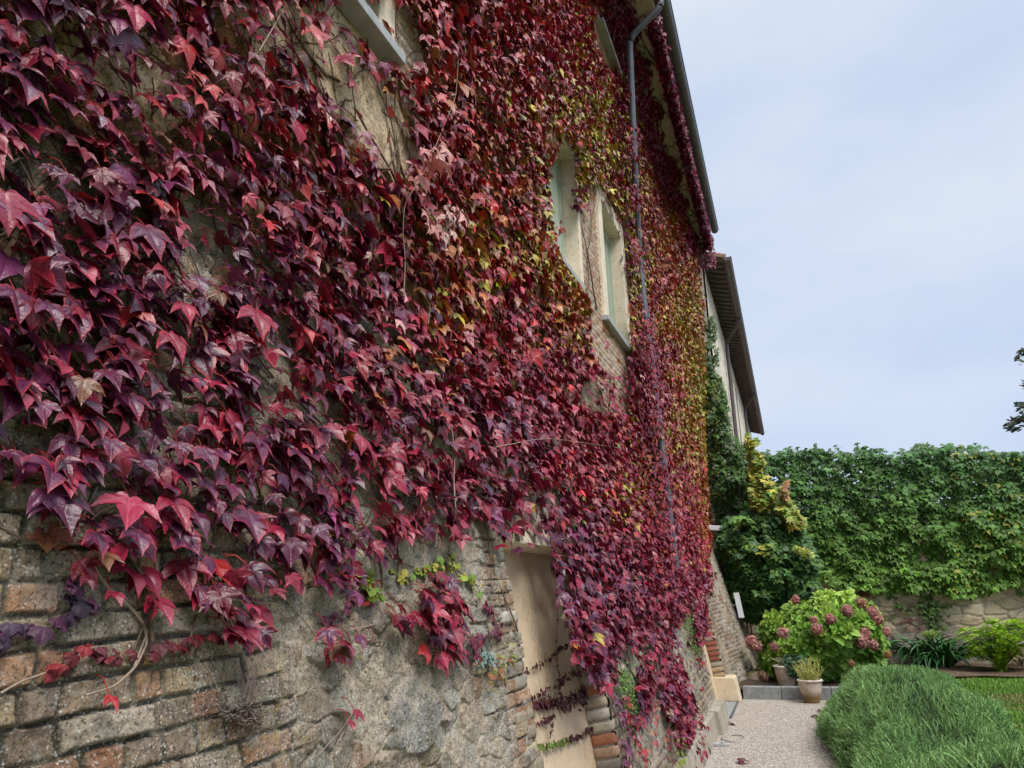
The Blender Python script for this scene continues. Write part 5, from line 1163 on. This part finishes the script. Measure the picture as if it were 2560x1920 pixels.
# strap-leaved clump (agapanthus)
M_strap = attr_mat('strap_leaf', .42, .4, 30, .2, .1, .003)
def straps(name, label, cat, bases, n, length, width, pal, droop=(1.2, 2.0), spread=1., mat=None):
    t = thing(name, label, cat, bases[0]); mb = MB(); 
    for bx, by, bz in bases:
        for k in range(n):
            az = random.uniform(0, 6.283); el_ = random.uniform(.75, 1.45); Ln = length*random.uniform(.7, 1.15); d = np.array([math.cos(az), math.sin(az), 0]); p = np.array([bx, by, bz])+d*random.uniform(0, .08); sd_ = np.array([-math.sin(az), math.cos(az), 0])
            m_ = 9; dr_ = random.uniform(*droop); V = []; W = width*random.uniform(.8, 1.2); tw_ = random.uniform(-.3, .3)
            for j in range(m_):
                t_ = j/(m_-1); w_ = W*(min(1, .6+t_*2)*(1-max(0, t_-.55)/.45)**.7+.03); up_ = np.array([-d[0]*math.sin(el_), -d[1]*math.sin(el_), math.cos(el_)])
                V += [p-sd_*w_/2+up_*w_*(.18+tw_), p, p+sd_*w_/2+up_*w_*(.18-tw_)]
                p = p+(d*math.cos(el_)*spread+np.array([0, 0, math.sin(el_)]))*Ln/(m_-1); el_ -= dr_/(m_-1)*(1+.6*t_)
            f = [(a*3+c, a*3+c+1, a*3+c+4, a*3+c+3) for a in range(m_-1) for c in (0, 1)]
            mb.add(V, None, f, np.array(pal[random.randrange(len(pal))])*random.uniform(.75, 1.25))
    mb.build('foliage', mat or M_strap, t, True); place(t); return t
base_ = [hZ(*C8((x, y))[0], .02) for x, y in ((1330, 700), (1430, 715), (1530, 735), (1630, 745), (1480, 690), (1580, 705), (1690, 750))]
straps('agapanthus_clump', 'clump of dark green arching strap leaves in front of the pale garden wall', 'plant', base_, 60, 1.1, .046, [(.032, .11, .028), (.04, .13, .034), (.06, .17, .045)])
base_ = [hZ(x, y, .03) for x, y in ((2556, 1668), (2575, 1660))]
straps('dried_plant', 'heap of dry straw-coloured strap leaves at the right-hand lawn edge', 'dried plant', base_, 22, .55, .04, [(.40, .32, .20), (.32, .24, .14), (.46, .40, .28)], (1.4, 2.4))
base_ = [GW(*C8((1250, 420))[0], .05), GW(*C8((1300, 410))[0], .05)]
straps('grass_tuft', 'wisp of pale grass growing out of the garden wall beside the hydrangea', 'grass tuft', base_, 14, .25, .010, [(.14, .20, .05), (.20, .24, .08)])

# yellow-green feathery shrub
fs = thing('locust_shrub', 'acid yellow-green feathery shrub by the wall at the right edge', 'shrub', hZ(2500, 1672, .0))
L = Leaves(); mb = MB(); root = hZ(2505, 1672, .02)
FR = C8((1760, 470), (1850, 455), (1900, 500), (1960, 410), (1990, 385), (2070, 420), (2160, 400), (2230, 410), (2330, 430), (2330, 620), (2200, 620), (2170, 650), (2110, 690), (2060, 760), (2000, 740), (1950, 690), (1870, 670), (1810, 640), (1830, 600), (1790, 560))
P, q, dn = poly_scatter([FR], 330, 17.1, .35, .2, 50, .12, 30, .2)
for i in range(len(P)):
    tip = P[i]; dirn = unit((tip-root-np.array([0, 0, .5]))*np.array([1, 1, .35])+.35*rvec(1)[0]); dirn[2] = dirn[2]*.6-.12; dirn = unit(dirn); Ln = random.uniform(.26, .42)
    sd_ = unit(np.cross(dirn, [0, 0, 1])); m_ = 9; tt = np.linspace(.15, 1, m_); pts = tip-dirn*Ln*.5+dirn*Ln*tt[:, None]-np.array([0, 0, .18])*(tt**2)[:, None]*Ln
    for sg in (1, -1):
        T = unit(sd_*sg+dirn*.45+np.array([0, 0, -.15])+.15*rvec(m_)); N = unit(np.array([0, 0, 1.])+.3*rvec(m_)-.25*dirn)
        L.add(T_OV, pts, T, N, .070*np.sin(np.pi*(tt*.75+.2)), cols(m_, [(.36, .58, .02), (.42, .62, .03), (.26, .50, .02)], .12), None, 0, .2, .15, 0, .85)
    if i % 3 == 0: mb.tube([root, root*.45+tip*.55+[0, 0, .12], tip], [.010, .006, .003], 4, cap=False)
L.build('foliage', M_leaf2, fs); mb.build('stem', M_stem, fs, True); place(fs)
ff = thing('fern', 'small yellow-green fern frond tuft beside the strap-leaved clump', 'fern', GW(*C8((1590, 520))[0], .3))
L = Leaves(); r0 = GW(*C8((1580, 545))[0], .35)
for k in range(9):
    a = random.uniform(-1.3, 1.3); dirn = unit(np.array([math.sin(a), -.4, .9])); m_ = 9; tt = np.linspace(.1, 1, m_); pts = r0+dirn*.42*tt[:, None]-np.array([0, 0, .2])*(tt**2)[:, None]; sd_ = unit(np.cross(dirn, [0, -1, .2]))
    for sg in (1, -1): L.add(T_OV, pts, np.tile(unit(sd_*sg+dirn*.4), (m_, 1)), np.tile([0, -.8, .6], (m_, 1)), .07*(1.05-tt), cols(m_, [(.24, .34, .05), (.30, .38, .08)], .1), None, 0, .2, .1, 0, .7)
L.build('foliage', M_leaf2, ff); place(ff)

# rosemary hedge
rh = thing('rosemary_hedge', 'billowing grey-green rosemary hedge between the gravel path and the lawn', 'hedge', (1.0, 8.5, 0))
def hedge_pt(v, a):
    """v along the hedge 0..1, a across 0 (path side ground) .. pi (lawn side ground)"""
    Y = 3.6+8.9*v; end = np.clip(1-np.maximum(0, (v-.80)/.20)**2.2, 0.001, 1)**.5
    lumpv = .66+.50*fbm(Y*1.15, a*1.3, 4, 300)
    hw = (.86+.06*np.sin(v*9+1))*end*lumpv; ht = (.72+.05*np.sin(v*11))*end**.7*(.66+.56*fbm(Y*1.1+5, a*1.3, 4, 301))
    cx = .98+.12*v**2
    ca, sa = np.cos(a), np.sin(a)
    return np.stack([cx-hw*np.sign(ca)*np.abs(ca)**.75, Y, ht*np.abs(sa)**.62], -1)
vv = np.linspace(0, 1, 110); aa = np.linspace(0, math.pi, 40); Vv, Aa = np.meshgrid(vv, aa)
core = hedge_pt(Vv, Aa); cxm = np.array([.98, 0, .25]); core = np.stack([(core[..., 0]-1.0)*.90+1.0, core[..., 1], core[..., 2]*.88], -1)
mesh_obj('shade_core', core.reshape(-1, 3), [grid_faces(40, 110)], noisy_mat('rosemary_core', (.02, .035, .015), (.045, .07, .03), 18, .95, .1, 1., .05), rh)  # solid dark mound under the sprigs, coloured as the shade inside the hedge
n = 34000; v = rng.random(n); a = rng.uniform(.02, 3.12, n)
P = hedge_pt(v, a); dv = hedge_pt(v+.003, a)-P; da = hedge_pt(v, a+.01)-P; nr = unit(np.cross(da, dv)); nr *= np.sign(np.sum(nr*(P-np.stack([np.full(n, .98), P[:, 1], np.full(n, .2)], 1)), 1))[:, None]
dr = unit(nr*.8+np.array([0, 0, .35])+.75*rvec(n)); Ln = rng.uniform(.04, .12, n); K = 6
bend = unit(.8*rvec(n)+np.array([0, 0, .5])); st0 = P-dr*.09
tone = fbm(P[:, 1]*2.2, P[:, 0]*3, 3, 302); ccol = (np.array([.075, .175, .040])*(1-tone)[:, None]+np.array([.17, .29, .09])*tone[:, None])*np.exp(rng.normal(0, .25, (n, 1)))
VV, FT, CC = [], [], []; k0 = 0
tt = np.linspace(0, 1, K)
pos_ = st0[:, None]+dr[:, None]*(Ln[:, None]*tt)[..., None]+bend[:, None]*(Ln[:, None]*.22*tt**2)[..., None]
tan_ = unit(np.gradient(pos_, axis=1)); sd_ = unit(np.cross(tan_, rvec(n)[:, None])); s2 = np.cross(tan_, sd_)
for j in range(K):                                        # needles, four at each node
    for ang in (0, 1.57, 3.14, 4.71):
        d = unit(tan_[:, j]*.75+(sd_[:, j]*math.cos(ang+j*.8)+s2[:, j]*math.sin(ang+j*.8))*.8); w_ = np.cross(d, tan_[:, j]); p = pos_[:, j]; ln = rng.uniform(.014, .026, n)[:, None]*(1.1-.5*tt[j])
        VV.append(np.stack([p-w_*.0019, p+w_*.0019, p+d*ln], 1).reshape(-1, 3)); FT.append(np.arange(n*3).reshape(-1, 3)+k0); k0 += n*3
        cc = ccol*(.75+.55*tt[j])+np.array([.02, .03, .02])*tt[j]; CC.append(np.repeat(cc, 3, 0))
VS = np.concatenate(VV); M_needle = attr_mat('rosemary_needle', .6, .3, 12, .15, .0)
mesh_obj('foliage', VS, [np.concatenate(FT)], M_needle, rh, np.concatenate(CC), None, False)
w_ = sd_*.0028; V2 = np.stack([pos_-w_, pos_+w_], 2).reshape(n, -1, 3); i_ = np.arange(K-1)*2; f_ = np.stack([i_, i_+1, i_+3, i_+2], 1)
mesh_obj('stem', V2.reshape(-1, 3), [(f_[None]+(np.arange(n)*K*2)[:, None, None]).reshape(-1, 4)], M_needle, rh, np.repeat(ccol*1.3+.02, K*2, 0), None, False)
place(rh)

# lawn blades
n = 90000; P = np.stack([rng.uniform(1.0, 5.6, n), rng.uniform(6.5, 17.0, n), np.full(n, .004)], 1)
lx = np.interp(P[:, 1], [6, 13.6, 15.7, 16.6, 17], [.9, .9, 2.2, 3.2, 4.2]); P = P[(P[:, 0] > lx) & (P[:, 0] < .30*P[:, 1]+.4)]; n = len(P)
az = rng.uniform(0, 6.28, n); d = np.stack([np.cos(az), np.sin(az), np.zeros(n)], 1); hgt = rng.uniform(.02, .055, n)*(.6+.8*fbm(P[:, 0]*2, P[:, 1]*2, 3, 310)); ln = rng.normal(0, .6, (n, 1))*hgt[:, None]*np.stack([-d[:, 1], d[:, 0], 0*az], 1)
tip = P+ln+np.stack([0*az, 0*az, hgt], 1)
V = np.stack([P-d*.006, P+d*.006, tip], 1).reshape(-1, 3)
t_ = fbm(P[:, 0]*1.1, P[:, 1]*1.1, 4, 311)[:, None]; dry = sstep(.56, .68, t_)
c = (np.array([.13, .26, .03])*(1-dry)+np.array([.24, .24, .08])*dry)*np.exp(rng.normal(0, .3, (n, 1)))
o_ = struct(mesh_obj('grass', V, [np.arange(n*3).reshape(-1, 3)], M_needle, None, np.repeat(c, 3, 0), None, False), 'stuff')
o_['label'] = 'short bright green lawn grass with a few worn yellowish patches'; o_['category'] = 'grass'

# pots and what grows in them
def pot_mat():
    s = NT('fluted_clay'); a = s.attr(); tcn = s.n('ShaderNodeTexCoord'); n1 = s.tex('noise', 14, tcn.outputs['Object'], Detail=5)
    c = s.mix(a.outputs[0], (.16, .10, .055), s.ramp(n1.outputs[0], (.48, 0), (.72, .5))); s.bump(n1.outputs[0], .2, .004); return s.base(c, .7, .3)
M_pot = pot_mat()
def pot(label, c0, rt, rb, h, stain, lean=0.):
    t = thing('flower_pot', label, 'flower pot', (c0[0], c0[1], c0[2])); n = 56; cx, cy, z0 = c0; m = MB(); m_ = 15; tt = np.linspace(0, 1, m_)
    rr = rb+(rt-rb)*np.sin(tt*1.35)/math.sin(1.35); prof = [(.001, z0, 0), (rb*.96, z0, 0)]+[(r, z0+h*.90*t_+.004, 1 if .12 < t_ < .97 else 0) for r, t_ in zip(rr, tt)]
    pale, brown = np.array([.52, .45, .36]), np.array([.20, .12, .05])
    cl = [brown, brown]+[pale*(1-s_)+brown*s_ for s_ in sstep(.62, .22, tt)*stain]
    m.lathe(prof, cx, cy, n, cols=cl, flute=-.007); m.build('body', M_pot, t, True)
    m = MB(); zt = z0+h*.90; m.lathe([(rt*.985, zt+.002, 0), (rt+.014, zt+.004, 0), (rt+.022, zt+h*.04, 0), (rt+.012, zt+h*.09, 0), (rt-.006, zt+h*.10, 0), (rt-.02, zt+h*.08, 0), (rt-.026, zt-.03, 0)], cx, cy, 40, c=(.56, .50, .41)); m.build('rim', M_pot, t, True)
    m = MB(); m.lathe([(rt-.027, zt-.03, 0), (rt*.5, zt-.015, 0), (.001, zt-.01, 0)], cx, cy, 24, c=(.06, .045, .03)); m.build('soil', M_soil, t, True)
    place(t); return zt
pc = hZ(2030, 1751, .004); pc = np.array([pc[0], 13.10, .004])
zt = pot('pale fluted flower pot with brown stained base standing on the gravel', pc, .170, .105, .33, 1.)
rp = hY(1968, 1722, 13.85); rpz = .14
zt2 = pot('buff fluted flower pot set behind the kerb, left of the front pot', (rp[0], 13.85, rpz), .165, .115, .32, .15)
pl = thing('potted_herb', 'spindly yellow-green herb growing in the front flower pot', 'potted plant', (pc[0], pc[1], zt))
L = Leaves(); mb = MB()
for k in range(95):
    a = random.uniform(0, 6.28); r_ = random.uniform(0, .11); p = np.array([pc[0]+r_*math.cos(a), pc[1]+r_*math.sin(a), zt-.02]); d = unit(np.array([math.cos(a)*r_*5.5, math.sin(a)*r_*5.5, 1.2])+.22*rvec(1)[0]); Ln = random.uniform(.16, .32); tt = np.linspace(0, 1, 6)[:, None]; pts = p+d*Ln*tt+.05*rvec(1)[0]*tt**2
    mb.tube(pts, .0026, 3, c=(.45, .46, .14), cap=False); m_ = 12; i_ = rng.integers(1, 6, m_); T = unit(d*.6+rvec(m_)); L.add(T_LAN, pts[i_], T, rvec(m_), .034, cols(m_, [(.42, .44, .10), (.34, .38, .08), (.50, .46, .16)], .2), None, 0, 0, .1)
mb.build('stem', attr_mat('herb_stem', .7, .2, 30, .1, 0), pl); L.build('foliage', M_leaf2, pl); place(pl)
pl = thing('potted_geranium', 'blue-green geranium with small white flowers in the rear flower pot', 'potted plant', (rp[0], 13.85, zt2))
P0 = np.array([rp[0]+.17, 13.72, zt2+.05]); n = 190; P = P0+rvec(n)*np.array([.19, .13, .17])*rng.random((n, 1))**.4; T, N = frames(n, unit(P-P0+np.array([0, -.1, .1])), np.radians(rng.normal(40, 20, n)), .5, .5)
L = Leaves(); L.add(T_OV, P, T, N, .058, cols(n, [(.06, .15, .09), (.09, .20, .12), (.05, .11, .06)], .25), None, 0, .3, .2, 0, 1.5, .03); L.build('foliage', M_leaf2, pl)
mb = MB()
for k in range(40):
    a = random.uniform(0, 6.28); p = np.array([rp[0]-.02+.07*math.cos(a), 13.85+.07*math.sin(a), zt2-.02]); mb.tube([p, p+np.array([random.gauss(0, .05), random.gauss(0, .04), .09]), p+np.array([random.gauss(0, .10), random.gauss(-.03, .05), .16])], .004, 4, c=(.26, .24, .15), cap=False)
mb.build('stem', attr_mat('geranium_stem', .8, .2, 30, .2, 0), pl)
m = MB()
for x, y in ((1998, 1668), (1994, 1677), (2002, 1672), (2010, 1662), (2004, 1680)):
    c0 = hY(x, y, 13.62); d = rvec(16)
    for i in range(16):
        p = c0+d[i]*.020; a = unit(np.cross(d[i], [.3, .2, .9])); b_ = np.cross(d[i], a); m.add([p-a*.008, p+b_*.008, p+a*.008, p-b_*.008], None, [(0, 1, 2, 3)], (.62, .64, .60))
m.build('blossom', M_petal, pl); place(pl)
straps('violet_leaves', 'low tuft of dark narrow leaves on the bed beside the buttress foot', 'plant', [hZ(1925, 1630, .12), hZ(1940, 1640, .12)], 26, .30, .022, [(.06, .12, .05), (.10, .16, .08)])
rk = thing('garden_rock', 'mossy pale rock on the soil by the end of the kerb', 'rock', hZ(1893, 1703, .1))
V0, F0 = _rbox(8, 8, 6, 0); v = V0/np.linalg.norm(V0, axis=1)[:, None]; v = v*(.8+.5*fbm(v[:, 0]*2+5, v[:, 1]*2+v[:, 2]*1.7, 3, 320))[:, None]*np.array([.17, .15, .13]); p = hZ(1893, 1697, .15)
g_ = sstep(.0, .08, v[:, 2])*(fbm(v[:, 0]*14, v[:, 1]*14, 3, 321) > .42); mesh_obj('stone', p+v, [F0], attr_mat('rock', .95, .15, 20, .3, .6), rk, np.array([.36, .30, .22])*(1-g_[:, None])+np.array([.17, .16, .05])*g_[:, None]); place(rk)
ml = [hZ(x, y, .16) for x, y in ((1898, 1660), (1905, 1672), (1890, 1680), (1895, 1690))]
gc = thing('moss_patch', 'olive moss and creeping stems on the soil at the buttress foot', 'moss', ml[1]); n = 420; P = np.array(ml)[rng.integers(4, size=n)]+rng.normal(0, 1, (n, 3))*np.array([.10, .16, .02])+[0, 0, .02]
T, N = frames(n, np.tile([.1, -.5, .8], (n, 1)), np.radians(rng.normal(60, 30, n)), 1., .5); L = Leaves(); L.add(T_LOW, P, T, N, .03, cols(n, [(.20, .19, .05), (.16, .17, .05), (.14, .09, .06), (.26, .22, .10)], .25)); L.build('foliage', M_leaf2, gc); place(gc)

# fallen leaves on the gravel
def fallen(label, x, y, sz, col, tw, crl, cat='fallen leaf'):
    p = hZ(x, y, .012); L = Leaves(); T = np.array([[math.cos(tw), math.sin(tw), .1]]); N = np.array([[.1, -.3, 1.]])
    L.add(T_HI, p[None]+[0, 0, .02], T, N, sz, [col], [np.array(col)*1.3], .5, .5, crl, .2, 1., .04); o = L.build('fallen_leaf', M_red, None)
    return tag(o, label, cat, 'leaves fallen on the gravel')
fallen('flat maroon fallen leaf lying alone low in the view on the gravel', 1846, 1907, .10, (.10, .018, .022), .2, .35)
fallen('curled brown fallen leaf close to the corner of the concrete plinth', 1828, 1812, .09, (.13, .06, .035), 1.4, .9)
fallen('crumpled dark brown leaf, upper one of those at the hedge edge', 2048, 1779, .10, (.10, .05, .035), .6, .8)
fallen('crumpled brown leaf, leftmost of those at the hedge edge', 2040, 1792, .10, (.13, .07, .045), 2.4, .9)
fallen('crumpled purple-brown leaf touching the hedge, lowest of those there', 2056, 1796, .09, (.12, .045, .04), 3.6, .8)
fallen('small brown leaf under the stained flower pot side, by the hedge', 2078, 1731, .07, (.22, .11, .05), 1.1, .9)

# trees
tr = thing('broadleaf_tree', 'dark-leaved tree whose twigs poke in at the right edge against the sky', 'tree', (5.2, 11.5, 0))
ctr = np.array([5.3, 11.6, 5.2]); mb = MB(); L = Leaves()
mb.tube(smooth_path([(5.2, 11.5, -.1), (5.25, 11.5, 2), (5.15, 11.6, 3.6), (5.3, 11.6, 5.6)]), np.linspace(.14, .05, 18), 9)
def twig_spray(e_, n, rad, s=.075):
    P = e_+rvec(n)*rng.random((n, 1))**.5*np.array(rad); T = unit(np.array([-.7, 0, .15])+.6*rvec(n)); N = unit(np.array([0, -.5, .6])+.6*rvec(n)); L.add(T_LAN, P, T, N, s*np.exp(rng.normal(0, .2, n)), cols(n, [(.030, .065, .035), (.045, .08, .04), (.075, .06, .05)], .25), None, 0, .1, .2, 0, 2.0)
for (x, y, n_, rd) in ((2540, 1064, 46, (.13, .10, .075)), (2560, 1048, 40, (.10, .1, .09)), (2558, 1018, 22, (.07, .06, .05)), (2562, 882, 26, (.09, .08, .07)), (2568, 966, 16, (.06, .06, .05)), (2600, 900, 60, (.2, .2, .15)), (2600, 1040, 90, (.22, .2, .16)), (2620, 970, 60, (.2, .2, .15))):
    e_ = hY(x, y, 11.0); twig_spray(e_, n_, rd); mb.tube(smooth_path([(5.2, 11.55, e_[2]-.6), (4.2, 11.3, e_[2]-.25), tuple(e_+[.05, 0, 0])]), np.linspace(.035, .004, 10), 5, cap=False)
for k in range(60):
    d = rvec(1)[0]; c_ = ctr+d*np.array([1.5, 1.6, 1.9])*random.uniform(.4, 1)
    if c_[0] < .25*c_[1]+.55: continue
    twig_spray(c_, 42, (.36, .36, .28)); mb.tube([(5.2, 11.55, 3.2+random.random()*1.6), tuple(ctr*.5+c_*.5), tuple(c_)], [.03, .016, .005], 5, cap=False)
L.build('crown', M_leaf2, tr); mb.build('trunk', M_bark, tr, True); place(tr)
sb = thing('pale_shrub', 'light green leafy tree top showing above the creeper on the garden wall', 'tree', (2.6, 20.2, 0))
L = Leaves(); P, q, dn = poly_scatter([[(2262, 1150), (2275, 1128), (2292, 1116), (2312, 1112), (2332, 1116), (2346, 1130), (2342, 1165), (2300, 1180), (2268, 1170)]], 260, 20.2, .3, .2, 20, .2, 40, .4); n = len(P)
T = unit(np.array([0, 0, .6])+rvec(n)); N = unit(np.array([0, -.4, .6])+.6*rvec(n)); L.add(T_LAN, P, T, N, .11, cols(n, [(.12, .20, .09), (.16, .24, .10), (.20, .27, .12)], .2), None, 0, .1, .2, 0, 2.2); L.build('crown', M_leaf2, sb)
mb = MB(); mb.tube([(2.6, 20.3, 0), (2.65, 20.3, 2.4), (2.6, 20.2, 4.3)], [.07, .05, .015], 7); mb.tube([(2.65, 20.3, 2.4), (2.9, 20.2, 4.2)], [.03, .01], 6); mb.build('trunk', M_bark, sb, True); place(sb)
